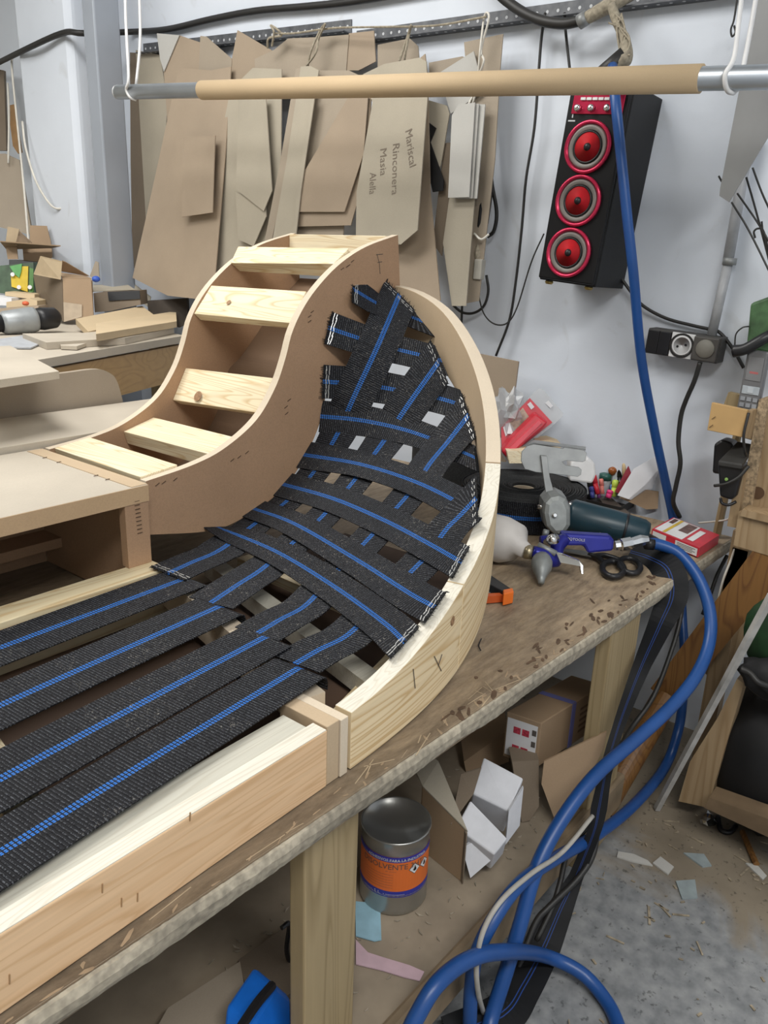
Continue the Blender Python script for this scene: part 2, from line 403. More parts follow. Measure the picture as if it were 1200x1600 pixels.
# ================================================================== the big work bench
def bench_wood():
    m_, nt, bs = new_mat('worn_bench_board'); v = coords(nt)
    a = N(nt, 'ShaderNodeTexNoise', Scale=3.0, Detail=5.0); b = N(nt, 'ShaderNodeTexNoise', Scale=22.0, Detail=8.0, Roughness=.7)
    vs = coords(nt, 'Object', (9, 60, 9)); c = N(nt, 'ShaderNodeTexNoise', Scale=1.6, Detail=5.0, Distortion=.6)
    g = N(nt, 'ShaderNodeTexNoise', Scale=15.0, Detail=12.0, Roughness=.8, Distortion=.25)
    for q in (a, b): nt.links.new(v, q.inputs['Vector'])
    nt.links.new(coords(nt, 'Object', (.45, 1.5, 1)), g.inputs['Vector'])
    nt.links.new(vs, c.inputs['Vector'])
    c1 = ramp(nt, g.outputs[0], [(.32, (.12, .088, .06)), (.44, (.22, .172, .122)), (.56, (.31, .245, .172)), (.70, (.44, .345, .24))])
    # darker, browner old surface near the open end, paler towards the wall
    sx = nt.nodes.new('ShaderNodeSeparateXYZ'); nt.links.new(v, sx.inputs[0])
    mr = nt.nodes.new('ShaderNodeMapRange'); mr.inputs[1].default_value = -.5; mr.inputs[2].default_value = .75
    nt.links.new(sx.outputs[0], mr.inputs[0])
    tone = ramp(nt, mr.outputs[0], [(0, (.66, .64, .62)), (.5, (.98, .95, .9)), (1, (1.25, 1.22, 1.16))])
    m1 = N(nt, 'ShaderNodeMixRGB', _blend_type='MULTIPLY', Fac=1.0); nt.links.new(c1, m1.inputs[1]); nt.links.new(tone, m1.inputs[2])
    sc_ = ramp(nt, c.outputs[0], [(.3, (.72, .68, .63)), (.6, (1, 1, 1))])
    m2 = N(nt, 'ShaderNodeMixRGB', _blend_type='MULTIPLY', Fac=.7); nt.links.new(m1.outputs[0], m2.inputs[1]); nt.links.new(sc_, m2.inputs[2])
    nt.links.new(m2.outputs[0], bs.inputs['Base Color']); bs.inputs['Roughness'].default_value = .6
    bump(nt, bs, b.outputs[0], .35, .003)
    return m_
MAT['bench'] = bench_wood()
MAT['bench_edge'] = board('rough_chipboard_edge', (.42, .37, .285), speck=.22, big=.3, sp_scale=90)
MAT['old_wood'] = pine('old_yellow_timber', 2, (.38, .29, .16), (.29, .215, .11), across=22)
MAT['shelf_dust'] = plain('dusty_shelf', (.30, .245, .18), .85, var=.28, scale=9, bmp=.5)
TX = 2.005
T = 0.60                                             # bench top
def edge_y(x): return .5435-.0444*(x-.27)
wb = thing('workbench', 'long worn workbench with chipped front edge under the sofa frame', 'workbench', (0.8, 1.0, 0))
tb = BM()
prism(tb, [(-.9, edge_y(-.9)+.004, T-.0024), (TX, edge_y(TX)+.004, T-.0024), (TX, 1.62, T-.0024), (-.9, 1.62, T-.0024)], (0, 0, -.0336))
obj('bench_top', tb, MAT['bench'], wb)
# ragged chipped front edge: a strip whose lower rim wanders
eb = BM(); rows = []
xs = [-.9+i*.0058 for i in range(505) if -.9+i*.0058 < TX]
rnd = random.Random(3); dz = 0; nib = 0
for x in xs:
    dz = dz*.93+rnd.uniform(-.0008, .0008); bite = max(0, math.sin(x*9)+math.sin(x*23+1)*.7-.6)*.003
    nib = nib*.8+rnd.uniform(-.0005, .0005); dy = nib; e = edge_y(x)
    rows.append([eb.verts.new(q) for q in ((x, e+.006, T-.0023), (x, e+.001+dy, T-.0042-rnd.random()*.002), (x, e-.002+dy*1.4, T-.014), (x, e+dy, T-.026+dz*.5), (x, e+.003, T-.036+dz+bite), (x, e+.02, T-.036+dz))])
for a, b in zip(rows, rows[1:]):
    for j in range(5): eb.faces.new((a[j], a[j+1], b[j+1], b[j]))
obj('chipped_edge', eb, MAT['bench_edge'], wb)
def leg(px0, px1, py, Y, thick, zt, zb, name='leg', mat='old_wood'):
    a, b = at(px0, py, Y=Y), at(px1, py, Y=Y)
    return obj(name, span(a.x, b.x, Y, Y+thick, zb, zt), MAT[mat], wb, bevel=.003)
leg(476, 556, 1450, .555, .028, T-.036, 0)
leg(944, 984, 1080, .50, .03, T-.036, 0)
obj('leg', span(.5, .58, 1.5, 1.56, 0, T-.036), MAT['old_wood'], wb)
obj('leg', span(1.85, 1.93, 1.5, 1.56, 0, T-.036), MAT['old_wood'], wb)
sh = BM()
prism(sh, [(-.9, .535, .15), (1.52, .497, .15), (1.52, 1.55, .15), (-.9, 1.55, .15)], (0, 0, -.02))
obj('lower_shelf', sh, MAT['shelf_dust'], wb)
fb = BM(); prism(fb, [(-.9, .528, .157), (1.52, .489, .157), (1.52, .512, .157), (-.9, .55, .157)], (0, 0, -.085))
obj('shelf_beam', fb, plain('dusty_beam', (.25, .185, .115), .8, var=.3, scale=14, bmp=.5), wb, bevel=.006)
# dark smudges and gouges in the top
gb = BM(); rnd = random.Random(11)
for i in range(70):
    x = rnd.uniform(.85, 1.75); y = edge_y(x)+abs(rnd.gauss(0, .022))+.008; l = rnd.uniform(.004, .016); w = rnd.uniform(.002, .005); a_ = rnd.uniform(-.3, .9)
    c_, s_ = math.cos(a_), math.sin(a_); pts = []
    for k in range(6):
        th = k*math.pi/3; q = (l*math.cos(th)*rnd.uniform(.7, 1.2), w*math.sin(th)*rnd.uniform(.7, 1.2))
        pts.append((x+q[0]*c_-q[1]*s_, y+q[0]*s_+q[1]*c_, T-.0019+i*3e-6))
    prism(gb, pts, (0, 0, .0003))
o = obj('gouges', gb, plain('gouge_brown', (.10, .06, .035), .8, var=.4, bmp=0), wb); o['kind'] = 'stuff'
gb = BM()
for i in range(170):
    x = rnd.uniform(-.1, 1.0); y = edge_y(x)+rnd.uniform(.008, .085); l = rnd.uniform(.006, .03); a_ = rnd.choice([rnd.uniform(.9, 1.9), rnd.uniform(-.5, .5)])
    c_, s_ = math.cos(a_)*l, math.sin(a_)*l; n_ = Vector((-s_, c_, 0)).normalized()*rnd.uniform(.0003, .0009)
    if y+abs(s_) > .562: continue
    p, q = Vector((x-c_, y-s_, T-.0022)), Vector((x+c_, y+s_, T-.0022))
    prism(gb, [p-n_, q-n_, q+n_, p+n_], (0, 0, .0003))
o = obj('scratches', gb, plain('scratch_tan', (.42, .33, .22), .8, var=.2, bmp=0), wb); o['kind'] = 'stuff'

MAT['base_dark'] = board('dark_hardboard', (.075, .04, .022), speck=.05)
MAT['hardboard'] = board('brown_hardboard', (.20, .125, .075), speck=.05)
gb = BM()
for i in range(80):                                  # pale bruises where the edge has flaked
    x = rnd.uniform(-.3, 1.9); y = edge_y(x)+.006+abs(rnd.gauss(0, .011)); l = rnd.uniform(.004, .013); w = rnd.uniform(.001, .003); a_ = rnd.uniform(-.6, 1.2); pts = []
    for k in range(7):
        th = k*2*math.pi/7; q = (l*math.cos(th)*rnd.uniform(.5, 1.2), w*math.sin(th)*rnd.uniform(.5, 1.2)); pts.append((x+q[0]*math.cos(a_)-q[1]*math.sin(a_), max(edge_y(x)+.004, y+q[0]*math.sin(a_)+q[1]*math.cos(a_)), T-.0023))
    prism(gb, [(p_[0], p_[1], T-.0023+i*3e-6) for p_ in pts], (0, 0, .0002))
o = obj('flaked_patches', gb, plain('flake_tan', (.34, .25, .16), .85, var=.3, bmp=0), wb); o['kind'] = 'stuff'
# ================================================================== the sofa frame
sofa = thing('sofa_frame', 'unfinished curved wooden sofa frame with black webbing on the workbench', 'sofa frame', (.7, 1.0, T))
RF = .565                                            # front face of the seat rail
ZR = .681                                            # its top
obj('front_rail', span(-.6, .617, RF, RF+.024, T, ZR), [MAT['pine_rail']], sofa, bevel=.0015)
obj('rail_top_strip', span(-.6, .616, RF+.001, RF+.0235, ZR, ZR+.0012), MAT['sawn_top'], sofa)
obj('inner_rail', span(-.6, .606, RF+.0245, RF+.066, T+.01, ZR-.0005), MAT['grey_pine'], sofa, bevel=.001)
obj('end_block', span(.618, .640, RF+.001, RF+.085, T, ZR+.004), MAT['mdf_tan'], sofa, bevel=.001)
obj('end_block', span(.641, .655, RF-.001, RF+.085, T, ZR+.003), MAT['mdf_edge'], sofa, bevel=.001)
YB = 1.18                                            # near S panel
obj('rear_rail', span(-.6, .79, 1.115, 1.172, T, .690), MAT['pine_x'], sofa, bevel=.0015)
def bar(a, b, w, h, mat, name='crossbar'):
    a, b = Vector(a), Vector(b); d = (b-a); n_ = Vector((-d.y, d.x, 0)).normalized()*w/2
    bm = BM(); prism(bm, [a-n_, b-n_, b+n_, a+n_], (0, 0, -h)); return obj(name, bm, MAT[mat], sofa)
bar((.675, .64, .674), (.80, 1.16, .682), .03, .06, 'mdf_edge')
bar((.80, .64, .645), (.93, 1.17, .650), .034, .03, 'grey_pine')
bar((.30, .64, .665), (.38, 1.12, .665), .04, .05, 'pine_y')
bar((1.0, .66, .62), (1.02, 1.18, .63), .03, .025, 'pine_y')
bar((.66, .62, .625), (.98, .70, .63), .03, .025, 'pine_x')

# -- curved rim: plan is a superellipse, its height climbs to the panel end
def interp(tab, t):
    P = tab
    for (a, va), (b, vb) in zip(P, P[1:]):
        if t <= b: 
            s = (t-a)/(b-a); return va+(vb-va)*s
    return P[-1][1]
def smooth_tab(tab):
    def f(t): return sum(interp(tab, min(90, max(0, t+d)))*w for d, w in ((-5, .12), (-2.5, .22), (0, .32), (2.5, .22), (5, .12)))
    return f
ztop = smooth_tab([(0, .681), (8, .702), (17, .745), (26, .787), (35, .83), (43, .885), (52, .962), (64, 1.052), (75, 1.127), (84, 1.162), (90, 1.174)])
zbot = smooth_tab([(0, .600), (13, .602), (19, .606), (27, .622), (35, .66), (39, .70), (43, .75), (52, .845), (64, .935), (75, 1.01), (90, 1.06)])
RA, RB, RN, RX0, RY0 = .87, .615, 2.12, .65, 1.18
def plan(t):
    th = R(max(0.0, min(90.0, t)))
    return Vector((RX0+RA*math.sin(th)**(2/RN) if th > 0 else RX0, RY0-RB*max(0, math.cos(th))**(2/RN), 0))
def plan_in(t, d):
    a, b = plan(max(0, t-.6)), plan(min(90, t+.6)); tn = (b-a).normalized(); n_ = Vector((-tn.y, tn.x, 0))
    return plan(t)+n_*d
RT = .028
def rim_piece(t0, t1, mat, n=26):
    bm = BM(); uv = bm.loops.layers.uv.verify(); rows = []; u = 0; prev = None
    for i in range(n+1):
        t = t0+(t1-t0)*i/n; o_ = plan(t); i_ = plan_in(t, RT); zt, zb = ztop(t), zbot(t)
        if prev is not None: u += (Vector((o_.x, o_.y, zt))-prev).length
        prev = Vector((o_.x, o_.y, zt))
        rows.append(([bm.verts.new(q) for q in ((o_.x, o_.y, zb), (o_.x, o_.y, zt), (i_.x, i_.y, zt), (i_.x, i_.y, zb))], u, [0, zt-zb, zt-zb+RT, 2*(zt-zb)+RT]))
    for (a, ua, va), (b, ub, vb) in zip(rows, rows[1:]):
        for j in range(4):
            k = (j+1) % 4
            f = bm.faces.new((a[j], b[j], b[k], a[k]))
            if j == 1: f.material_index = 1
            for l, q in zip(f.loops, ((ua, va[j]), (ub, vb[j]), (ub, vb[k] if k else vb[3]+.08), (ua, va[k] if k else va[3]+.08))): l[uv].uv = q
    bm.faces.new(rows[0][0][::-1]); bm.faces.new(rows[-1][0])
    return obj('rim_board', bm, [mat, MAT['sawn_top'] if t0 < 40 else MAT['mdf_edge']], sofa, bevel=.001)
rim_piece(.6, 19.6, MAT['pine_uv'])
rim_piece(19.75, 41.8, MAT['pine_uv'])
rim_piece(42.0, 89.6, MAT['mdf_tan'])

# dark hardboard floor inside the seat and head
fl_ = [(-.6, .64), (.66, .64)]+[tuple(plan_in(t, .04)[:2]) for t in range(6, 60, 6)]+[(1.33, 1.17), (-.6, 1.17)]
obj('base_panel', prism(BM(), [(x, y, T+.0005) for x, y in fl_], (0, 0, .004)), MAT['base_dark'], sofa)
# -- S shaped side panels with slats between them
def xz(px, py, Y=YB): p = at(px, py, Y=Y); return (p.x, p.z)
TOPC = [(228, 752), (300, 727), (350, 701), (400, 657), (430, 606), (446, 560), (457, 518), (476, 478), (502, 442), (534, 410), (573, 385), (622, 367)]
BOTC = [(225, 836), (330, 829), (385, 806), (440, 766), (476, 715), (500, 660), (511, 612), (530, 588), (556, 548), (585, 500), (625, 450)]
def curve2(pts):
    return [(p.x, p.z) for p in catmull([Vector((*xz(*q)[:1], 0, xz(*q)[1])) for q in pts], 6)]
TOP, BOT = curve2(TOPC), curve2(BOTC)
def s_panel(y0, y1):
    bm = BM(); n = 60
    def res(c, n):
        L_ = [0]
        for a, b in zip(c, c[1:]): L_.append(L_[-1]+math.hypot(b[0]-a[0], b[1]-a[1]))
        out = []
        for i in range(n+1):
            s = L_[-1]*i/n; k = max(j for j in range(len(L_)) if L_[j] <= s+1e-9); k = min(k, len(c)-2)
            q = (s-L_[k])/(L_[k+1]-L_[k]+1e-12); out.append((c[k][0]+(c[k+1][0]-c[k][0])*q, c[k][1]+(c[k+1][1]-c[k][1])*q))
        return out
    a, b = res(TOP, n), res(BOT, n); rows = []
    for (xa, za), (xb, zb_) in zip(a, b):
        rows.append([bm.verts.new(q) for q in ((xa, y0, za), (xb, y0, zb_), (xb, y1, zb_), (xa, y1, za))])
    for p, q in zip(rows, rows[1:]):
        for j in range(4):
            f = bm.faces.new((p[j], q[j], q[(j+1) % 4], p[(j+1) % 4])); f.material_index = 1 if j == 3 else 0
    bm.faces.new(rows[0]).material_index = 1; bm.faces.new(rows[-1]).material_index = 0
    return obj('side_panel', bm, [MAT['mdf'], MAT['mdf_edge']], sofa)
s_panel(YB, YB+.018); s_panel(1.510, 1.528)
# hardboard skin bent along the underside of the panels
lb = BM(); lr = [[lb.verts.new(q) for q in ((x, YB+.019, z+.003), (x, 1.509, z+.003), (x, 1.509, z+.008), (x, YB+.019, z+.008))] for x, z in BOT]
for p, q in zip(lr, lr[1:]):
    for j in range(4): lb.faces.new((p[j], q[j], q[(j+1) % 4], p[(j+1) % 4]))
lb.faces.new(lr[0]); lb.faces.new(lr[-1])
obj('bent_skin', lb, MAT['hardboard'], sofa)
# slats: profile corners given where they meet the near panel
def slat(a, b, a2, b2, th=.024):
    y0, y1 = YB+.0185, 1.5095; sec = []
    for (p, q), y in (((a, b), y0), ((a2, b2), y1)):
        A, B = Vector((*xz(*p, Y=y),)), Vector((*xz(*q, Y=y),)); d = (B-A).normalized(); n_ = Vector((-d.y, d.x))*th
        sec.append([(v_.x, y, v_.y) for v_ in (A, B, B+n_, A+n_)])
    bm = BM(); r0 = [bm.verts.new(v_) for v_ in sec[0]]; r1 = [bm.verts.new(v_) for v_ in sec[1]]
    bm.faces.new(r0); bm.faces.new(r1)
    for k in range(4): bm.faces.new((r0[k], r0[(k+1) % 4], r1[(k+1) % 4], r1[k]))
    return obj('slat', bm, MAT['pine_y'], sofa, bevel=.0012)
obj('slat', span(xz(612, 368)[0], xz(612, 368)[0]+.018, YB+.0185, 1.5095, xz(620, 436)[1], xz(612, 368)[1]-.001), MAT['pine_y'], sofa, bevel=.001)
slat((545, 388), (521, 412), (372, 385), (360, 411), .034)
slat((478, 455), (456, 505), (330, 446), (303, 490))
slat((438, 592), (421, 648), (290, 575), (270, 625))
slat((383, 687), (330, 710), (240, 652), (193, 674), .03)
slat((277, 726), (219, 745), (140, 683), (85, 700), .03)
# -- mdf deck beside the panels, open box beneath
ZD = .837
obj('deck_board', span(-.9, .787, 1.160, 1.528, ZD-.030, ZD), [MAT['mdf_pale']], sofa, bevel=.001)
obj('deck_edge_face', span(-.9, .787, 1.1585, 1.1600, ZD-.030, ZD-.0005), board('mdf_cut_edge', (.55, .375, .215), speck=.04), sofa)
obj('joint_strip', span(.755, .7868, 1.162, 1.52, ZD, ZD+.0012), MAT['mdf_tan'], sofa)
obj('end_panel', span(.768, .784, 1.180, 1.510, T, ZD-.030), MAT['mdf'], sofa)
obj('end_post', span(.738, .786, 1.160, 1.180, .690, ZD-.030), MAT['mdf'], sofa, bevel=.001)
obj('box_back', span(-.9, .767, 1.510, 1.526, T, ZD-.030), MAT['mdf'], sofa)
obj('box_ledge', span(-.9, .767, 1.44, 1.509, T+.05, T+.07), MAT['mdf'], sofa)

# -- ruled surface the webbing lies on: panel side -> rim side
def rim_in(t):
    p = plan_in(t, RT+.002); k = min(1, max(0, (t-38)/16)); k2 = min(1, max(0, (90-t)/22))
    return Vector((p.x, p.y, ztop(t)+.002-k*(.02+.078*k2)))
PAIRS = [((.80, YB-.015, .694), None, (.66, .60, .686)),
         ((330, 829), 4, None), ((345, 829), 10, None), ((400, 797), 16, None), ((440, 764), 25, None), ((478, 712), 36, None),
         ((503, 652), 54, None), ((506, 597), 65, None), ((514, 520), 75, None), ((556, 460), 83, None), ((606, 452), 89, None)]
PS, AS = [], []
for q, t, a in PAIRS:
    PS.append(Vector(q) if len(q) == 3 else at(q[0], q[1], Y=YB-.003)); AS.append(Vector(a) if a else rim_in(t))
for L_ in (PS, AS):
    L_.insert(0, L_[0]*2-L_[1]); L_.append(L_[-1]+(L_[-1]-L_[-2])*.8)
PS2, AS2 = catmull(PS, 8), catmull(AS, 8)
SV, SF = [], []; NW = 12
for p, a in zip(PS2, AS2):
    for j in range(NW+1):
        s = -.12+1.24*j/NW; v_ = p.lerp(a, s); v_.z -= .012*math.sin(math.pi*max(0, min(1, s)))
        SV.append(v_)
for i in range(len(PS2)-1):
    for j in range(NW):
        k = i*(NW+1)+j; SF.append((k, k+1, k+NW+2, k+NW+1))
BVH = BVHTree.FromPolygons(SV, SF)
def on_web(px, py):
    d = ray(px, py).normalized(); h = BVH.ray_cast(CAM, d)
    if h[0] is None:
        best = min((BVH.find_nearest(CAM+d*(.9+.004*k))+(.9+.004*k,) for k in range(350)), key=lambda q: q[3])
        return CAM+d*best[4], (best[1] if best[1].dot(d) < 0 else -best[1])
    n_ = h[1] if h[1].dot(d) < 0 else -h[1]
    return h[0], n_
WW = .077                                            # strap width
STP = None
def staple_mesh():
    global STP
    if STP is None:
        bm = rbox((0, 0, 0), (.010, .0011, .0012)); STP = bpy.data.meshes.new('staple'); bm.to_mesh(STP); bm.free(); STP.materials.append(MAT['staple'])
    return STP
def staple(parent, p, d, n_, mat=None):
    d = Vector(d).normalized(); n_ = Vector(n_).normalized(); s = n_.cross(d).normalized(); n_ = d.cross(s)
    o = bpy.data.objects.new('staple', staple_mesh()); COL.objects.link(o); o.parent = parent
    M_ = Matrix((d, s, n_)).transposed().to_4x4(); M_.translation = Vector(p)-wloc(parent); o.matrix_local = M_
    if mat:
        o.material_slots[0].link = 'OBJECT'; o.material_slots[0].material = mat
    return o
def strap(pix, lift, name='webbing_strap', width=WW, ext=(0, 0), staples=(), fray=(), rimcut=()):
    P, Nn = [], []
    for q in pix:
        p, n_ = on_web(q[0], q[1]); P.append(p); Nn.append(n_)
    if ext[0]: P[0] = P[0]+(P[0]-P[1]).normalized()*ext[0]
    if ext[1]: P[-1] = P[-1]+(P[-1]-P[-2]).normalized()*ext[1]
    lf = lift if isinstance(lift, (list, tuple)) else [lift]*len(P)
    P = [p+n_*l for p, n_, l in zip(P, Nn, lf)]
    pts = catmull(P, 7)
    nn = []
    for p in pts:
        h = BVH.find_nearest(p); n_ = h[1] if h[1].dot(CAM-p) > 0 else -h[1]; nn.append(n_)
    nn = [(nn[max(0, i-2)]+nn[max(0, i-1)]+nn[i]+nn[min(len(nn)-1, i+1)]+nn[min(len(nn)-1, i+2)]).normalized() for i in range(len(nn))]
    sh = [0]*len(pts); shv = [0, 0]
    for end in rimcut:
        i = 0 if end == 0 else len(pts)-1
        tb_ = min(range(0, 900), key=lambda k: (rim_in(k*.1)-pts[i]).length)*.1
        rt = (rim_in(min(90, tb_+1))-rim_in(max(0, tb_-1))).normalized()
        tn = (pts[min(i+1, len(pts)-1)]-pts[max(i-1, 0)]).normalized(); s = nn[i].cross(tn).normalized()
        a_ = rt.dot(s); b_ = rt.dot(tn); k_ = max(-1.3, min(1.3, b_/a_ if abs(a_) > .05 else 0)); shv[end] = k_
        for j in range(len(pts)):
            w_ = max(0, 1-abs(j-i)/6.0); sh[j] += k_*w_
    bm = ribbon(BM(), pts, nn, width, shear=sh)
    o = obj(name, bm, MAT['web'], sofa, recalc=False)
    for end in staples:
        i = 0 if end == 0 else len(pts)-1; j = i+1 if end == 0 else i-1
        tn = (pts[j]-pts[i]).normalized(); n_ = nn[i]; s = n_.cross(tn).normalized(); s = (s+tn*shv[end]).normalized()*math.hypot(1, shv[end])
        for k in range(7):
            for row in (0, 1):
                q = pts[i]+tn*(.007+.006*row+random.uniform(-.001, .001))+s*width*(-.42+.14*k+random.uniform(-.02, .02))+n_*.0012
                d = s.copy(); d.rotate(Matrix.Rotation(random.uniform(-.25, .25), 3, n_)); staple(o, q, d, n_)
    for end in fray:
        i = 0 if end == 0 else len(pts)-1; j = i+1 if end == 0 else i-1
        tn = (pts[i]-pts[j]).normalized(); n_ = nn[i]; s = n_.cross(tn).normalized(); s = s+tn*shv[end]; fb = BM()
        for k in range(26):
            a = pts[i]+s*width*(-.5+k/25)-tn*.003+n_*random.uniform(-.0005, .002)
            l = random.uniform(.003, .011); b = a+tn*l+s*random.uniform(-.004, .004)+n_*random.uniform(0, .005)
            tube(fb, [a, (a+b)/2+n_*.001, b], [.0008, .0008, .0003], 4)
        obj('frayed_end', fb, MAT['black_matt'], o)
    return o
LC = .0042
# straps across the back, from the S panel down to the rim
E1 = dict(staples=(1,), fray=(1,), rimcut=(1,))
strap([(336, 826), (430, 864), (520, 918), (600, 976), (634, 1008)], LC, width=.066, **E1)
strap([(392, 796), (460, 821), (560, 879), (640, 930), (682, 953)], LC, width=.066, **E1)
strap([(436, 757), (520, 781), (600, 815), (670, 852), (722, 882)], LC, width=.068, **E1)
strap([(474, 712), (560, 727), (640, 752), (700, 777), (738, 800)], [LC, LC, LC, 0, -.002], width=.068, rimcut=(1,))
strap([(502, 651), (560, 657), (620, 670), (665, 684), (700, 696), (742, 714)], [LC, LC, LC, .003, -.001, -.002], width=.070, rimcut=(1,))
E0 = dict(staples=(0,), fray=(0,), rimcut=(1,), width=.072)
strap([(505, 596), (560, 600), (610, 607), (680, 620), (728, 634)], [.004, -.001, -.003, -.003, -.003], **E0)
strap([(512, 513), (560, 528), (600, 540), (650, 552), (690, 562)], [.005, -.001, -.003, -.003, -.003], **E0)
strap([(548, 456), (590, 474), (620, 484), (645, 494), (660, 500)], [.010, -.001, -.004, -.004, -.004], **E0)
# straps running along the seat and up the back
LL = -.0012; LU = .006
strap([(262, 903), (300, 883), (345, 858), (398, 818), (445, 785), (488, 740), (522, 687), (537, 656), (556, 616), (588, 545), (616, 480)], [.008, .005, LL, LL, LL, LL, LL, LL, LU, LU, .010], width=.088, ext=(0, .030), staples=(0, 1,), fray=(0, 1), rimcut=(1,))
strap([(330, 949), (372, 918), (410, 888), (457, 848), (503, 807), (548, 757), (590, 702), (611, 672), (640, 632), (686, 567)], [.008, .005, LL, LL, LL, LL, LL, LL, LU, LU], width=.090, **E1)
strap([(402, 998), (440, 972), (480, 943), (528, 890), (575, 842), (625, 787), (650, 757), (674, 727), (700, 695), (733, 651)], [.008, .005, LL, LL, LL, LL, LL, LU, LU, LU], width=.090, **E1)
strap([(463, 1045), (500, 1020), (545, 990), (597, 938), (648, 887), (670, 864), (700, 831), (720, 811), (747, 782)], [.008, .005, LL, LL, LL, LL, LU, LU, LU], width=.092, **E1)
# straps of the flat seat
ends = [((-60, 1035), (287, 905)), ((-60, 1130), (338, 950)), ((-60, 1250), (410, 998)), ((-60, 1370), (462, 1047))]
for wk, (a, b) in zip((.100, .100, .100, .088), ends):
    p, q = at(*a, Z=.691), at(*b, Z=.6915)
    d = (q-p).normalized(); q = q+d*.006; p = p-d*.25
    pts = [p.lerp(q, i/10) for i in range(11)]
    pts += [q+d*.006+Vector((0, 0, -.003)), q+d*.009+Vector((0, 0, -.011)), q+d*.009+Vector((0, 0, -.022))]
    nn = [Vector((0, 0, 1))]*11+[(Vector((0, 0, 1))+d).normalized(), d, d]
    bm = ribbon(BM(), pts, nn, wk); obj('webbing_strap', bm, MAT['web'], sofa, recalc=False)
MAT['rail_mark'] = plain('rail_nick', (.36, .22, .11), .7, bmp=0)
# rusty staples shot through the panel and the joints
for q in [(246, 757), (256, 754), (274, 749), (363, 719), (374, 714), (386, 707), (447, 636), (448, 646), (452, 625), (484, 494), (488, 487), (484, 502), (535, 420), (543, 416), (551, 408), (545, 415)]:
    p = at(q[0], q[1], Y=YB-.0008); staple(sofa, p, (1, 0, .5), (0, -1, 0), MAT['staple_dark'])
for i in range(9):
    staple(sofa, at(214+i*.6, 783+i*6.2, Y=1.159), (1, 0, 0), (0, -1, 0), MAT['staple_dark'])
for q in [(70, 715), (92, 722), (150, 743), (168, 749)]:
    staple(sofa, at(q[0], q[1], Z=ZD+.0018), (1, .2, 0), (0, 0, 1), MAT['staple_dark'])
for q in [(100, 727), (190, 1410), (215, 1402), (160, 1388), (297, 1276), (15, 1530)]:
    if q[1] > 1000: staple(sofa, at(q[0], q[1], Y=RF-.0006), (.1, 0, 1), (0, -1, 0), MAT['rail_mark'])
# knots in the softwood
def knot(parent, p, n_, r, mat):
    bm = lathe(BM(), [(r, 0), (r*.55, .0004), (0, .0005)], p, n_, 14); return obj('knot', bm, mat, parent)
MAT['knot'] = plain('wood_knot', (.30, .17, .085), .6, var=.4, scale=200, bmp=0)
v0_, v1_, v2_ = at(290, 575, Y=1.5095), at(270, 625, Y=1.5095), at(429, 620, Y=YB+.0185)
kn = (v1_-v0_).cross(v2_-v0_).normalized(); kn = kn if kn.dot(CAM-v0_) > 0 else -kn
knot(sofa, on_plane(311, 620, v0_, kn)+kn*.004, kn, .012, MAT['knot'])
v0_, v1_, v2_ = at(330, 446, Y=1.5095), at(303, 490, Y=1.5095), at(467, 480, Y=YB+.0185)
kn = (v1_-v0_).cross(v2_-v0_).normalized(); kn = kn if kn.dot(CAM-v0_) > 0 else -kn
knot(sofa, on_plane(359, 474, v0_, kn)+kn*.004, kn, .006, MAT['knot'])
def rim_face(px, py):
    best = None
    for i in range(0, 450):
        t = i*.1; o_ = plan(t); d = ray(px, py); g = o_.x*d.y-o_.y*d.x
        if best is None or abs(g) < best[0]: best = (abs(g), t, o_.x/d.x)
    return CAM+ray(px, py)*best[2], best[1]
p, t_ = rim_face(707, 970); a_, b_ = plan(t_-1), plan(t_+1); tn = (b_-a_).normalized()
knot(sofa, p+Vector((tn.y, -tn.x, 0))*.0006, Vector((tn.y, -tn.x, 0)), .008, MAT['knot'])
# pencil strokes on the panel and the pine
def stroke(parent, pts, w=.0007, name='pencil_mark'):
    return obj(name, tube(BM(), pts, w, 4), MAT['ink'], parent)
for s in [[(589, 397), (593, 412), (594, 428)], [(588, 398), (598, 397)], [(590, 410), (597, 409)]]:
    stroke(sofa, [at(*q, Y=YB-.0006) for q in s])
for s in [[(678, 1025), (689, 1048)], [(690, 1022), (684, 1040)], [(645, 1045), (648, 1075)], [(530, 1160), (533, 1205)]]:
    stroke(sofa, [rim_face(*q)[0]+Vector((.0, -.001, 0)) for q in s])

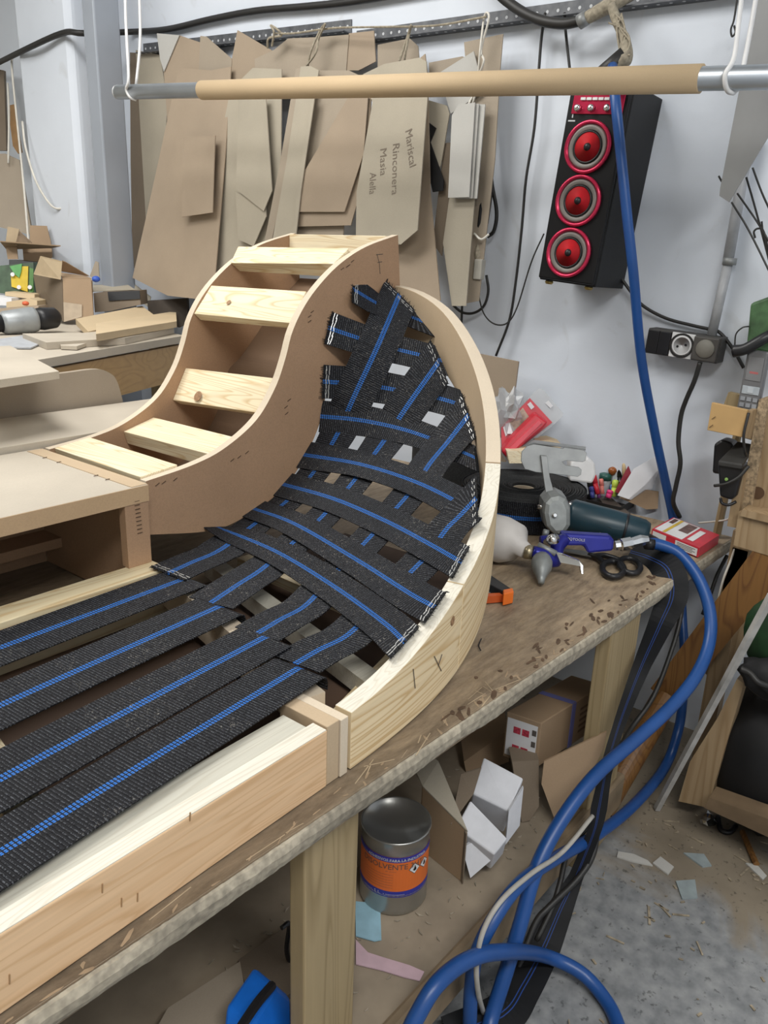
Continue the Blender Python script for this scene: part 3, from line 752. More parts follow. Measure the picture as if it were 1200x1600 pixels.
# ================================================================== on and along the back wall
def tilt_at(px, py, X0, k=0.0, z0=1.5):
    d = ray(px, py); t = (X0+k*(CAM.z-z0)-CAM.x)/(d.x-k*d.z); return CAM+d*t
def template(poly, X0, k, mat, label, th=.0035, group=None, name='card_template', cat='template', extra=None):
    pts = [tilt_at(x, y, X0, k) for x, y in poly]
    bm = prism(BM(), pts, (th, 0, 0))
    o = tag(obj(name, bm, MAT[mat]), label, cat, group)
    return o
GT = 'card templates hanging on the wall'
TPL = [
 # poly, depth, lean, material, label
 ([(203, 82), (247, 84), (256, 140), (240, 270), (222, 415), (207, 420), (204, 250)], 2.030, .05, 'card_dark', 'narrow dark brown card strip hanging nearest the steel column'),
 ([(212, 78), (250, 86), (262, 160), (252, 300), (228, 345)], 2.020, .05, 'card_c', 'tall pale olive card template right of the steel column'),
 ([(245, 52), (280, 55), (256, 112), (250, 92)], 1.985, .05, 'card_grey', 'small grey card corner poking up at the left of the rail'),
 ([(280, 55), (312, 66), (360, 92), (330, 420), (232, 420), (262, 200), (256, 112)], 1.990, .05, 'card_b', 'warm brown card template with rounded shoulder left of the pole'),
 ([(313, 56), (322, 57), (362, 92), (360, 140), (310, 120)], 1.984, .04, 'card', 'small brown card flap with slanting top left of centre'),
 ([(279, 106), (330, 110), (361, 104), (352, 240), (333, 470), (262, 462), (207, 434), (237, 300)], 1.935, .14, 'card_b', 'largest leaning brown card template reaching behind the bench clutter'),
 ([(286, 215), (336, 212), (332, 332), (284, 339)], 1.905, .14, 'card_b', 'square brown card piece pinned on the largest leaning template'),
 ([(371, 47), (430, 82), (418, 140), (355, 130)], 1.986, .04, 'card_b', 'brown card triangle standing highest left of the hemp knot'),
 ([(398, 92), (428, 78), (450, 60), (496, 58), (545, 54), (540, 120), (500, 150), (400, 150)], 1.980, .04, 'card', 'wide brown card template with arched top under the hemp knot'),
 ([(360, 140), (395, 106), (440, 108), (438, 420), (330, 470), (338, 250)], 1.945, .08, 'card_c', 'tall pale olive card template left of the slotted group'),
 ([(372, 150), (415, 150), (425, 298), (412, 330), (369, 296)], 1.918, .08, 'card_c', 'pale card piece with cut lower corner left of the tall strips'),
 ([(368, 300), (414, 318), (416, 338), (396, 385), (372, 374)], 1.924, .08, 'card_c', 'lowest pale card piece beside the tall strips'),
 ([(545, 52), (584, 48), (587, 96), (560, 110), (538, 110)], 1.983, .04, 'card_b', 'brown card with a pointed tip right of the arched template'),
 ([(590, 70), (640, 60), (653, 72), (656, 110), (590, 112)], 1.978, .04, 'card', 'brown card with stepped right shoulder behind the hemp cord'),
 ([(470, 104), (485, 103), (498, 110), (475, 240), (462, 372), (425, 380), (448, 250)], 1.900, .10, 'card_c', 'long narrow card strip with blunt tip left of centre'),
 ([(498, 110), (545, 110), (566, 120), (545, 240), (536, 370), (460, 372), (476, 250)], 1.922, .10, 'card', 'long brown card template behind the slanted-edge one'),
 ([(545, 150), (575, 150), (568, 240), (538, 331), (466, 331), (473, 272)], 1.896, .10, 'card_b', 'brown card template with a slanting edge left of the written one'),
 ([(560, 160), (580, 150), (574, 260), (548, 352), (464, 354), (467, 300)], 1.906, .10, 'card_b', 'brown card showing just below the slanting-edge template'),
 ([(462, 108), (470, 106), (452, 250), (424, 378), (414, 374), (440, 240)], 1.912, .10, 'card', 'thin brown card strip just left of the blunt-tip strip'),
 ([(486, 150), (492, 150), (470, 300), (462, 372), (455, 372), (466, 280)], 1.890, .10, 'card_c', 'thinnest pale card strip overlapping the blunt-tip strip'),
 ([(567, 116), (600, 100), (655, 90), (666, 96), (668, 150), (652, 360), (626, 382), (556, 372), (557, 300), (582, 160)], 1.884, .10, 'card_c', 'card template with pencilled writing hanging behind the pole'),
 ([(646, 100), (664, 84), (668, 120), (672, 300), (688, 470), (600, 440), (640, 340)], 1.935, .10, 'card_b', 'long brown card template reaching behind the curved rim top'),
 ([(668, 156), (698, 165), (702, 178), (690, 250), (678, 300), (668, 210)], 1.950, .06, 'card_c', 'pale card with rounded corner right of the written template'),
 ([(725, 66), (786, 53), (781, 110), (773, 250), (748, 470), (728, 474), (735, 200)], 1.975, .03, 'card', 'tall brown card strip nearest the bare wall'),
 ([(670, 98), (722, 88), (760, 100), (745, 150), (672, 150)], 1.985, .02, 'card', 'brown card lying back under the white offcut'),
 ([(686, 114), (740, 80), (748, 112), (752, 145), (704, 178)], 1.962, .03, 'card_grey', 'whitish triangular offcut right of the written template'),
 ([(706, 180), (716, 164), (742, 160), (733, 308), (700, 309)], 1.930, .05, 'card_grey', 'front grey card of the tied bundle'),
 ([(722, 163), (748, 162), (738, 310), (710, 310)], 1.937, .05, 'card_grey', 'middle grey card of the tied bundle'),
 ([(728, 162), (758, 163), (745, 310), (715, 311)], 1.944, .05, 'card_grey', 'rear grey card of the tied bundle'),
 ([(702, 309), (742, 305), (728, 478), (706, 478), (692, 380)], 1.952, .06, 'card_c', 'long pale card hanging lowest right of the curved rim'),
 ([(694, 224), (708, 222), (700, 330), (690, 400), (676, 380)], 1.958, .06, 'card_dark', 'thin dark card edge between pale corner card and bundle'),
]
for i, (poly, X0, k, mt, lb) in enumerate(TPL):
    t_ = template(poly, X0, k, mt, lb, group=GT)
    if 'writing' in lb: WT = (t_, X0, k)
# pencil writing on the template, read from top to bottom
def script_text(body, px, py, px2, py2, X0, k, parent, h=.034):
    p, q = tilt_at(px, py, X0-.0006, k), tilt_at(px2, py2, X0-.0006, k); ex = (q-p)
    bm = text_bm(body, h); w = max(v_.co.x for v_ in bm.verts)
    bmesh.ops.scale(bm, vec=(ex.length/w, 1, 1), verts=bm.verts)
    place(bm, p, ex, Vector((-1, 0, 0)).cross(ex))
    return obj('handwriting', bm, MAT['pencil'], parent, recalc=False)
for s in [('Mariscal', 633, 204, 640, 262), ('Rinconera', 614, 224, 612, 305), ('Masia', 594, 232, 594, 275), ('Alella', 578, 270, 577, 304)]:
    script_text(*s, WT[1], WT[2], WT[0])
# black strip scraps between the templates
template([(668, 190), (681, 200), (672, 222), (693, 282), (692, 298), (676, 300), (667, 260)], 1.944, .05, 'black_matt', 'black zigzag foam scrap between two card templates', name='foam_scrap', cat='scrap')

# slotted steel angles carrying them
def angle_mat():
    m_, nt, bs = new_mat('slotted_angle'); tc = nt.nodes.new('ShaderNodeTexCoord')
    n = N(nt, 'ShaderNodeTexNoise', Scale=40.0, Detail=4.0); nt.links.new(tc.outputs['Object'], n.inputs['Vector'])
    nt.links.new(ramp(nt, n.outputs[0], [(.3, (.075, .08, .09)), (.7, (.15, .155, .165))]), bs.inputs['Base Color'])
    bs.inputs['Metallic'].default_value = .3; bs.inputs['Roughness'].default_value = .5
    return m_
MAT['angle'] = angle_mat()
MAT['slot'] = plain('slot_bright', (.55, .56, .58), .6, bmp=0)
def slotted_angle(y0, y1, z0, z1, label):
    """L profile running along the wall from y0 to y1, heights z0 -> z1"""
    root = thing('slotted_angle', label, 'rail', (WX-.02, (y0+y1)/2, min(z0, z1)))
    dz = z1-z0; L = y1-y0
    for nm, sec in (('upright_flange', ((WX-.004, 0), (WX-.001, 0), (WX-.001, .036), (WX-.004, .036))), ('lower_flange', ((WX-.040, -.003), (WX-.001, -.003), (WX-.001, 0), (WX-.040, 0)))):
        bm = BM(); prism(bm, [(x, y0, z0+h) for x, h in sec], (0, L, dz)); obj(nm, bm, MAT['angle'], root)
    hb = BM(); n = int(abs(L)/.03)
    for i in range(n):
        s = (i+.5)/n; y = y0+L*s; z = z0+dz*s
        lathe(hb, [(.0042, 0), (.0042, .0006)], (WX-.0041, y, z+.018), (-1, 0, 0), 8)
        lathe(hb, [(.0042, 0), (.0042, .0006)], (WX-.025, y, z-.0031), (0, 0, -1), 8)
    obj('slots', hb, MAT['slot'], root)['kind'] = 'stuff'
pA, pB = at(215, 78, X=WX-.03), at(540, 42, X=WX-.03)
slotted_angle(pA.y, pB.y, pA.z-.01, pB.z-.01, 'left length of dark slotted steel angle behind the card templates')
pA, pB = at(548, 66, X=WX-.03), at(1165, -14, X=WX-.03)
slotted_angle(pA.y, pB.y, pA.z, pB.z, 'right length of dark slotted steel angle above the speaker')

# black conduit sagging along the wall and round the pillar
tc_ = [at(-30, 112, X=2.03), at(30, 82, X=1.832), at(97, 52, X=1.832), at(130, 52, X=1.845), at(200, 50, X=2.035), at(260, 46, X=2.04), at(330, 30, X=2.04), at(400, 17, X=2.04), at(480, 10, X=2.04), at(560, 1, X=2.04), at(680, -20, X=2.04), at(900, -60, X=2.04), at(1300, -130, X=2.04)]
top('wall_conduit', tube(BM(), tc_, .0105, 10, smooth=5), MAT['cable'], 'thick black conduit running along the top of the wall', 'cable', smooth=True)
tc_ = [at(700, -110, X=2.02), at(765, -25, X=2.0), at(800, 8, X=2.0), at(840, 30, X=1.99), at(880, 37, X=1.985), at(912, 31, X=1.99), at(950, 10, X=2.0), at(990, -10, X=2.02)]
ck = thing('sagging_pipe', 'thick dusty black hose sagging below the rail above the speaker', 'hose', tc_[4])
obj('hose_run', tube(BM(), tc_[:6], .0125, 12, smooth=6), MAT['cable'], ck, smooth=True)
obj('frayed_wrap', tube(BM(), tc_[5:], [.014, .017, .013], 10, smooth=6), MAT['rope'], ck, smooth=True)
obj('clamp', tube(BM(), [tc_[5]+Vector((0, .012, -.004)), tc_[5]+Vector((0, -.008, .004))], .017, 12), MAT['steel'], ck, smooth=True)
# knot of old rope and tape the blue hose hangs from
kb = [at(955, 8, X=1.975), at(963, 30, X=1.97), at(972, 52, X=1.965), at(978, 74, X=1.96), at(975, 92, X=1.955), at(958, 104, X=1.95)]
rk = thing('rope_lashing', 'frayed rope lashing holding the blue hose under the rail', 'rope', kb[-1])
obj('rope_core', tube(BM(), kb, [.010, .012, .011, .014, .020, .012], 10, smooth=5), MAT['rope'], rk, smooth=True)
for j in range(5):
    q = [p+Vector((-.012, random.uniform(-.02, .02), random.uniform(-.01, .01))) for p in kb[1:5]]
    obj('loose_strand', tube(BM(), q, .0022, 6, smooth=5), MAT['rope'], rk)
obj('tape_wrap', tube(BM(), [kb[4]+Vector((0, 0, .01)), kb[5]+Vector((-.01, .03, -.02))], .018, 12), MAT['cable'], rk, smooth=True)
# hemp knots tying the templates to the rail
for i, (pl, lb) in enumerate([([(425, 72), (428, 50), (423, 40), (432, 45), (440, 55), (420, 60), (418, 75)], 'tangled hemp knot on the rail left of centre'),
                              ([(480, 108), (486, 80), (500, 48), (508, 38), (498, 60), (492, 85), (466, 118)], 'long hemp cord tied to the rail at centre'),
                              ([(630, 108), (634, 80), (640, 50), (642, 40), (636, 60), (624, 95)], 'hemp cord tied to the rail over the written template'),
                              ([(428, 52), (460, 52), (520, 44), (600, 42), (680, 40), (760, 26)], 'long hemp cord strung along the rail'),
                              ([(747, 115), (750, 80), (757, 25), (764, 28), (752, 78), (756, 95), (748, 118)], 'white cotton cord with knot holding the brown strip'),
                              ([(722, 178), (730, 166), (738, 152), (742, 150), (736, 168)], 'white cord loop on the grey card bundle')]):
    bm = tube(BM(), [at(x, y, X=1.955-.012*(j % 2)) for j, (x, y) in enumerate(pl)], .0034 if i < 3 else .0028, 6, smooth=6)
    top('hemp_rope', bm, MAT['rope'] if i < 4 else MAT['cord'], lb, 'cord')
# bundle of dark offcuts right of the cards
ob = thing('strip_bundle', 'tangled bundle of black plastic strips by the bare wall', 'bundle', at(752, 400, X=2.0))
for j in range(9):
    x = 752+random.uniform(-10, 12)
    q = [at(765+random.uniform(-4, 6), 215+random.uniform(0, 40), X=2.0+random.uniform(-.02, .02)), at(x+6, 290, X=1.99), at(x, 340, X=1.98+random.uniform(-.02, .02)), at(x-4, 372+random.uniform(-15, 12), X=1.99)]
    obj('strip', tube(BM(), q, .0045, 5, smooth=4), MAT['black_matt'] if j % 3 else MAT['cable'], ob)
obj('tie', tube(BM(), [at(741, 365, X=1.96), at(752, 374, X=1.95), at(764, 366, X=1.96)], .003, 6, smooth=4), MAT['cord'], ob)
pc = thing('power_brick', 'small grey power adapter dangling right of the long card', 'adapter', at(750, 422, X=1.97))
a_ = at(749, 421, X=1.97)
obj('case', rbox(a_, (.022, .026, .055), (R(2), 0, 0)), plain('adapter_grey', (.42, .40, .35), .6), pc, bevel=.003)
obj('lead', tube(BM(), [at(748, 434, X=1.975), at(748, 460, X=1.98), at(756, 490, X=1.985), at(772, 506, X=1.985), at(792, 505, X=1.985), at(808, 480, X=1.985), at(830, 410, X=1.99), at(850, 365, X=2.0)], .0022, 6, smooth=6), MAT['cable'], pc)
obj('fluff', tube(BM(), [at(748, 380, X=1.975), at(747, 395, X=1.972), at(749, 408, X=1.97)], [.006, .011, .008], 8, smooth=3), MAT['rope'], pc)
for pl, r_, lb in [([(852, 20), (846, 60), (842, 110), (835, 200), (822, 280), (815, 360), (806, 440), (796, 500), (775, 556)], .0038, 'thin black cable hanging left of the speaker'),
                   ([(882, 20), (884, 50), (890, 105), (893, 140)], .0036, 'short black cable dropping to the top of the speaker'),
                   ([(707, 476), (722, 488), (740, 489), (756, 478), (763, 455), (760, 430)], .0040, 'black cable loop under the long pale card'),
                   ([(722, 478), (721, 506), (719, 530)], .0036, 'short black cable end under the pale card'),
                   ([(764, 200), (768, 280), (776, 330), (772, 360), (762, 370)], .0055, 'coiled black cable beside the bundle of strips')]:
    top('black_cable', tube(BM(), [at(x, y, X=2.03) for x, y in pl], r_, 7, smooth=6), MAT['cable'], lb, 'cable', smooth=True)
# brown board propped behind the bench end
template([(750, 553), (810, 565), (790, 722), (735, 716)], 1.985, .03, 'card_b', 'plain brown board propped on the wall behind the curved rim', th=.006, name='propped_board', cat='board')

# the tower loudspeaker, hung askew
spk = thing('tower_speaker', 'black tower loudspeaker with three red cones hung on the wall', 'speaker', at(900, 445, X=1.96))
ex_, th_ = Vector((0, -1, 0)), R(4.6)
up_ = Vector((0, math.sin(-th_)*-1, math.cos(th_)))      # leans: top towards the right of the photo
up_ = Vector((.03, -math.sin(th_), math.cos(th_))).normalized()
rt_ = Vector((0, -math.cos(th_), -math.sin(th_))); fr_ = up_.cross(rt_).normalized(); fr_ = fr_ if fr_.x < 0 else -fr_
rt_ = fr_.cross(up_).normalized(); rt_ = rt_ if rt_.y < 0 else -rt_
BLp = at(839, 436, X=1.865)
BRp = BLp+rt_*.155; SW, SD = .155, WX-.012-1.865
SH = (at(893, 128, X=1.865)-BLp).dot(up_)
def sp(u, v, w=0): return BLp+rt_*u+up_*v+fr_*w
def spk_box(name, u0, u1, v0, v1, w0, w1, mat, bev=.0):
    bm = BM(); prism(bm, [sp(u0, v0, w0), sp(u1, v0, w0), sp(u1, v1, w0), sp(u0, v1, w0)], fr_*(w1-w0)); return obj(name, bm, mat, spk, bevel=bev)
MAT['spk_front'] = plain('speaker_front', (.009, .009, .010), .42, var=.05)
MAT['spk_side'] = plain('speaker_side', (.010, .010, .011), .45, var=.1)
MAT['spk_red'] = plain('cone_red', (.74, .015, .025), .45, var=.08)
MAT['spk_ring'] = plain('ring_pink_red', (.60, .03, .09), .22, .5, var=.15)
MAT['spk_grey'] = plain('surround_grey', (.22, .20, .185), .5, .3)
for k_ in ('spk_front', 'spk_side'): MAT[k_].node_tree.nodes['Principled BSDF'].inputs['Specular IOR Level'].default_value = .22
spk_box('cabinet', 0, SW, 0, SH, -SD, -.012, MAT['spk_side'], .003)
spk_box('front_panel', .002, SW-.002, .004, SH-.002, -.012, 0, MAT['spk_front'], .004)
def spk_uv(px, py):
    p = on_plane(px, py, BLp, fr_); return (p-BLp).dot(rt_), (p-BLp).dot(up_)
for j, (cx, cy) in enumerate([(919, 230), (904, 314), (889, 395)]):
    u, v = spk_uv(cx, cy); r_ = .0570; cone = None
    rg = obj('driver_ring', lathe(BM(), [(r_*1.03, 0), (r_*1.03, .006), (r_*.98, .009), (r_*.90, .008), (r_*.88, .001)], sp(u, v, 0), fr_, 36), MAT['spk_ring'], spk, smooth=True)
    obj('surround', lathe(BM(), [(r_*.89, .0035), (r_*.77, .0065), (r_*.64, .003), (r_*.60, .001), (0, .001)], sp(u, v, 0), fr_, 36), MAT['spk_grey'], rg, smooth=True)
    obj('rubber_ring', lathe(BM(), [(r_*.64, .003), (r_*.62, .0065), (r_*.57, .0065), (r_*.56, .002)], sp(u, v, 0), fr_, 36), MAT['black'], rg, smooth=True)
    obj('cone', lathe(BM(), [(r_*.575, .0055), (r_*.3, .0032), (r_*.14, .0024)], sp(u, v, 0), fr_, 36), MAT['spk_red'], rg, smooth=True)
    obj('dust_cap', lathe(BM(), [(r_*.17, .002), (r_*.155, .0065), (r_*.10, .0105), (0, .012)], sp(u, v, 0), fr_, 24), MAT['black'], rg, smooth=True)
u0, v0 = spk_uv(893, 178); u1 = SW-.012
pan = spk_box('control_panel', u0, u1, v0, SH-.006, 0, .003, MAT['spk_ring'], .001)
for j in range(3):
    u, v = spk_uv((905, 926, 951)[j], (170, 170, 170)[j])
    obj('knob', lathe(BM(), [(.0085, .002), (.0075, .014), (.004, .016), (0, .016)], sp(u, v, 0), fr_, 18), MAT['chrome'], pan, smooth=True)
for j in range(5):
    u, v = spk_uv(913+j*9.3, 155); bm = BM(); prism(bm, [sp(u-.006, v-.003, .003), sp(u+.006, v-.003, .003), sp(u+.006, v+.003, .003), sp(u-.006, v+.003, .003)], fr_*.004)
    obj('button', bm, MAT['white'], pan, bevel=.0005)
u, v = spk_uv(912, 148); bm = BM(); prism(bm, [sp(u0+.012, v-.001, .003), sp(u1-.01, v-.001, .003), sp(u1-.01, v+.02, .003), sp(u0+.012, v+.02, .003)], fr_*.001); obj('display', bm, MAT['black'], pan)
u, v = spk_uv(893, 187)
for du, dv, w_, h_ in ((0, .004, .003, .008), (-.008, -.004, .018, .003)):
    bm = BM(); prism(bm, [sp(u+du, v+dv, .0002), sp(u+du+w_, v+dv, .0002), sp(u+du+w_, v+dv+h_, .0002), sp(u+du, v+dv+h_, .0002)], fr_*.0005); obj('maker_mark', bm, MAT['slot'], spk)
for u in (.02, SW-.025):
    obj('foot', lathe(BM(), [(.009, 0), (.011, -.004), (.008, -.009)], sp(u, 0, -.03), up_, 14), plain('brass', (.45, .33, .12), .35, .9), spk, smooth=True)
top('speaker_lead', tube(BM(), [at(966, 428, X=2.03), at(985, 455, X=2.04), at(1005, 478, X=2.04), at(1040, 497, X=2.045), at(1080, 508, X=2.045), at(1107, 514, X=2.045), at(1125, 520, X=2.04), at(1145, 545, X=2.04), at(1162, 575, X=2.04)], .0042, 7, smooth=6), MAT['cable'], 'black lead looping from the speaker past the wall socket', 'cable', smooth=True)

# surface mounted double socket with blank switch
sk = thing('wall_socket', 'black surface socket box with white round outlet on the wall', 'socket', at(1070, 560, X=2.04))
A0, A1 = at(1012, 512, X=2.0), at(1006, 551, X=2.0); B0 = at(1127, 528, X=2.0)
ey_ = (B0-A0).normalized(); ez_ = (A0-A1).normalized(); ez_ = (ez_-ey_*ez_.dot(ey_)).normalized(); L_ = (B0-A0).length; H_ = (A0-A1).length
nx_ = ey_.cross(ez_); nx_ = nx_ if nx_.x < 0 else -nx_
def skp(u, v, w=0): return A1+ey_*u*L_+ez_*v*H_+nx_*w
def skbox(name, u0, u1, v0, v1, w0, w1, mat, bev=.001, parent=None):
    bm = BM(); prism(bm, [skp(u0, v0, w0), skp(u1, v0, w0), skp(u1, v1, w0), skp(u0, v1, w0)], nx_*(w1-w0)); return obj(name, bm, mat, parent or sk, bevel=bev)
skbox('back_box', 0, 1, 0, 1, -.052, -.002, plain('dusty_black_box', (.05, .048, .045), .6), .003)
skbox('rocker', .015, .175, .06, .94, -.002, .004, MAT['black'])
skbox('rocker', .18, .335, .06, .94, -.002, .004, MAT['black'])
wp = skbox('outlet_plate', .35, .66, .02, .98, -.002, .003, MAT['white'])
c_ = skp(.505, .5, .003)
obj('outlet_ring', lathe(BM(), [(.030, 0), (.030, .002), (.0265, .002), (.0255, 0)], c_, nx_, 28), MAT['cable'], wp)
obj('outlet_well', lathe(BM(), [(.025, .0008), (.021, .0012), (.0195, .0004), (0, .0004)], c_, nx_, 28), MAT['white'], wp, smooth=True)
for s in (-1, 1): obj('pin_hole', lathe(BM(), [(.003, .0006), (.003, .0016), (0, .0016)], c_+ey_*.0095*s+ez_*.003*s, nx_, 10), MAT['black'], wp)
dp = skbox('hooded_plug', .66, .985, .04, .96, -.002, .010, plain('dusty_hood', (.075, .07, .065), .55), .003)
obj('plug_disc', lathe(BM(), [(.023, 0), (.021, .003), (0, .0042)], skp(.83, .52, .010), nx_, 24), plain('worn_rubber', (.20, .19, .165), .6), dp, smooth=True)
top('socket_cord', tube(BM(), [at(1094, 566, X=2.0), at(1085, 595, X=2.0), at(1072, 625, X=2.0), at(1064, 650, X=2.0), at(1060, 690, X=1.995), at(1063, 725, X=1.99), at(1056, 760, X=1.985), at(1052, 785, X=1.99), at(1062, 808, X=2.02)], .006, 8, smooth=6), MAT['cable'], 'dusty grey cord dropping from the wall socket behind the bench', 'cable', smooth=True)
# rigid grey conduit pipe with coupling
pp = thing('conduit_pipe', 'grey plastic conduit pipe dropping to the wall socket', 'pipe', at(1110, 526, X=2.04))
obj('pipe_run', tube(BM(), [at(1172, 210, X=2.035), at(1138, 405, X=2.035)], .0125, 14), plain('pipe_grey', (.40, .41, .43), .4), pp, smooth=True)
obj('pipe_run', tube(BM(), [at(1138, 410, X=2.035), at(1112, 524, X=2.035)], .0115, 14), plain('pipe_grey_low', (.40, .41, .43), .4), pp, smooth=True)
obj('coupling', tube(BM(), [at(1141, 403, X=2.035), at(1139, 414, X=2.035)], .016, 14), MAT['steel'], pp, smooth=True)
# steel blade like plate and wires top right
MAT['plate'] = plain('dull_sheet_steel', (.33, .335, .34), .42, .55, var=.1, scale=6)
mp_ = thing('steel_plate', 'tapered dull steel plate hanging at the upper right', 'plate', at(1140, 315, X=1.9))
bm = prism(BM(), [at(x, y, X=1.9) for x, y in [(1186, -40), (1155, 140), (1125, 295), (1124, 306), (1139, 316), (1200, 214), (1290, 60), (1290, -40)]], (.004, 0, 0)); obj('blade', bm, MAT['plate'], mp_)
for w in [[(1143, 316), (1170, 360), (1206, 432)], [(1152, 302), (1182, 345), (1206, 385)], [(1166, 277), (1178, 318), (1192, 370), (1205, 420)], [(1176, 262), (1190, 300), (1206, 335)], [(1190, 346), (1194, 375), (1206, 400)], [(1180, 372), (1178, 362), (1185, 357), (1194, 364), (1206, 420)], [(1123, 275), (1128, 284)]]:
    obj('wire', tube(BM(), [at(x, y, X=1.93) for x, y in w], .0022, 6, smooth=4), MAT['cable'], mp_)
top('wall_hook', tube(BM(), [at(1153, -10, X=2.02), at(1147, 30, X=2.02), at(1142, 46, X=2.02), at(1144, 57, X=2.02), at(1149, 50, X=2.02), at(1147, 40, X=2.02)], .0022, 6, smooth=5), MAT['cable'], 'small dark wire hook on the bare wall at upper right', 'hook')

# ------------------------------------------------------------------ hanging paper-tube pole
pl_ = thing('hanging_pole', 'galvanised steel pole in a cardboard tube hung from white cords', 'pole', at(600, 134, t=2.0))
PR = at(1096, 123, t=1.5); PL = at(316, 141, t=2.3); dP = (PR-PL).normalized()
e0 = PL-dP*(at(168, 148, t=2.5)-PL).length*.93; e1 = PR+dP*.5
k0 = (at(168, 148, t=2.5)-PL).dot(dP)
obj('steel_pole', tube(BM(), [PL+dP*k0, e1], .0212, 24), plain('galvanised', (.50, .53, .56), .34, .8, var=.08, scale=10), pl_, smooth=True)
obj('pole_cap', lathe(BM(), [(.0214, 0), (.0205, .006), (.015, .010), (0, .0115)], PL+dP*(k0), -dP, 24), plain('pole_cap', (.52, .53, .53), .5, .3), pl_, smooth=True)
tb_ = BM(); r0, r1 = .0218, .0255
lathe(tb_, [(r0, 0), (r1, 0), (r1, (PR-PL).length), (r0, (PR-PL).length)], PL, dP, 28)
obj('card_sleeve', tb_, board('kraft_tube', (.55, .41, .25), speck=.02, big=.05), pl_, smooth=True)
def pole_at(px):
    best = min((i*.001 for i in range(-900, 1700)), key=lambda s: abs((lambda p: 600+FPX*(p-CAM).dot(_r)/(p-CAM).dot(_f))(PL+dP*s)-px)); return PL+dP*best
c_ = pole_at(207); f3 = Vector((-.018, -.013, 0))
pts = [at(195, -30, t=2.44), at(197, 40, t=2.44), at(201, 120, t=2.44), c_+Vector((-.022, 0, .004)), c_+Vector((-.014, -.006, -.018)), c_+Vector((.004, -.012, -.0235))]
pts2 = [c_+Vector((.012, -.004, .021)), at(219, 60, t=2.48), at(217, -30, t=2.48)]
top('suspension_rope', tube(BM(), pts, .0046, 8, smooth=6), MAT['white'], 'white cord looped round the capped end of the hanging pole', 'cord', smooth=True)
top('suspension_rope', tube(BM(), pts2, .0046, 8, smooth=6), MAT['white'], 'rear white cord behind the capped end of the hanging pole', 'cord', smooth=True)
c_ = pole_at(1143)
pts = [at(1162, -30, t=1.46), at(1155, 30, t=1.455), at(1147, 90, t=1.45), c_+Vector((-.0245, .004, .002)), c_+Vector((-.016, 0, -.021)), c_+Vector((.002, -.006, -.025)), c_+Vector((.018, -.01, -.016))]
top('suspension_rope', tube(BM(), pts, .0046, 8, smooth=6), MAT['white'], 'white cord looped round the bare right end of the pole', 'cord', smooth=True)
pts = [c_+Vector((.020, -.012, .012)), at(1172, 50, t=1.52), at(1186, -30, t=1.52)]
top('suspension_rope', tube(BM(), pts, .0046, 8, smooth=6), MAT['white'], 'rear white cord behind the bare right end of the pole', 'cord', smooth=True)

# ================================================================== helpers for loose things
def fpoly(poly, t, th, bm=None):
    """outline standing at depth t, thickness th away from the viewer's side"""
    h = Vector((_f.x, _f.y, 0)).normalized()*th
    return prism(bm or BM(), [at(x, y, t=t) for x, y in poly], h)
def flat(poly, z, th, bm=None):
    return prism(bm or BM(), [at(x, y, Z=z) for x, y in poly], (0, 0, -th))
def quads(pts, faces):
    bm = BM(); vs = [bm.verts.new(p) for p in pts]
    for f in faces: bm.faces.new([vs[i] for i in f])
    return bm
def crumple(c, s, seed, amp=.25, sub=3):
    bm = BM(); bmesh.ops.create_icosphere(bm, subdivisions=sub, radius=1); rn = random.Random(seed)
    for v_ in bm.verts:
        k = 1+rn.uniform(-amp, amp); v_.co = Vector((v_.co.x*s[0]*k, v_.co.y*s[1]*k, v_.co.z*s[2]*k))+Vector(c)
    return bm
def sheet_pts(pts, th=.0012):
    """thin sheet through 3D points in order, thickened along its normal"""
    pts = [Vector(p) for p in pts]; n_ = (pts[1]-pts[0]).cross(pts[2]-pts[0]).normalized()*th
    return prism(BM(), pts, n_)

# ================================================================== left rear: second table, boards, cluttered bench
MAT['apron'] = pine('varnished_apron', 0, (.50, .31, .12), (.43, .26, .095), across=14, rough=.4)
MAT['ply'] = board('pale_ply', (.60, .47, .30), speck=.03)
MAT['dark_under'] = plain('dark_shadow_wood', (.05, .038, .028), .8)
rt = thing('side_table', 'low table with pale dusty top behind the sofa frame', 'table', (.6, 1.72, 0))
obj('tabletop', span(-.7, 1.5, 1.535, 1.80, .825, .85), MAT['mdf_pale'], rt, bevel=.001)
for x in (-.6, 1.4):
    for y in (1.67, 1.785): obj('leg', span(x, x+.05, y-.02, y+.02, 0, .825), MAT['old_wood'], rt)
pts = catmull([at(x, y, Y=1.818) for x, y in [(-80, 610), (0, 594), (100, 583), (150, 577), (172, 583), (183, 596), (192, 626)]], 5)
bm = prism(BM(), pts+[Vector((pts[-1].x, 1.818, .62)), Vector((pts[0].x, 1.818, .62))], (0, .018, 0))
top('rounded_sheet', bm, MAT['card'], 'brown panel with a rounded corner standing behind the pale table', 'panel')
sb = thing('rear_bench', 'cluttered rear bench with varnished wooden apron by the pillar', 'bench', (1.3, 2.6, 0))
ZB = .96
e0, e1 = at(55, 563, Z=ZB), at(285, 525, Z=ZB); dE = (e1-e0).normalized(); e00 = e0-dE*.12; e11 = e1+dE*.02
nE = Vector((-dE.y, dE.x, 0))
obj('bench_top', prism(BM(), [e00, e11, Vector((1.70, 2.45, ZB)), Vector((1.70, 3.6, ZB)), Vector((.80, 3.6, ZB))], (0, 0, -.022)), MAT['mdf_pale'], sb)
a0, a1 = e00+nE*.012, e11+nE*.012
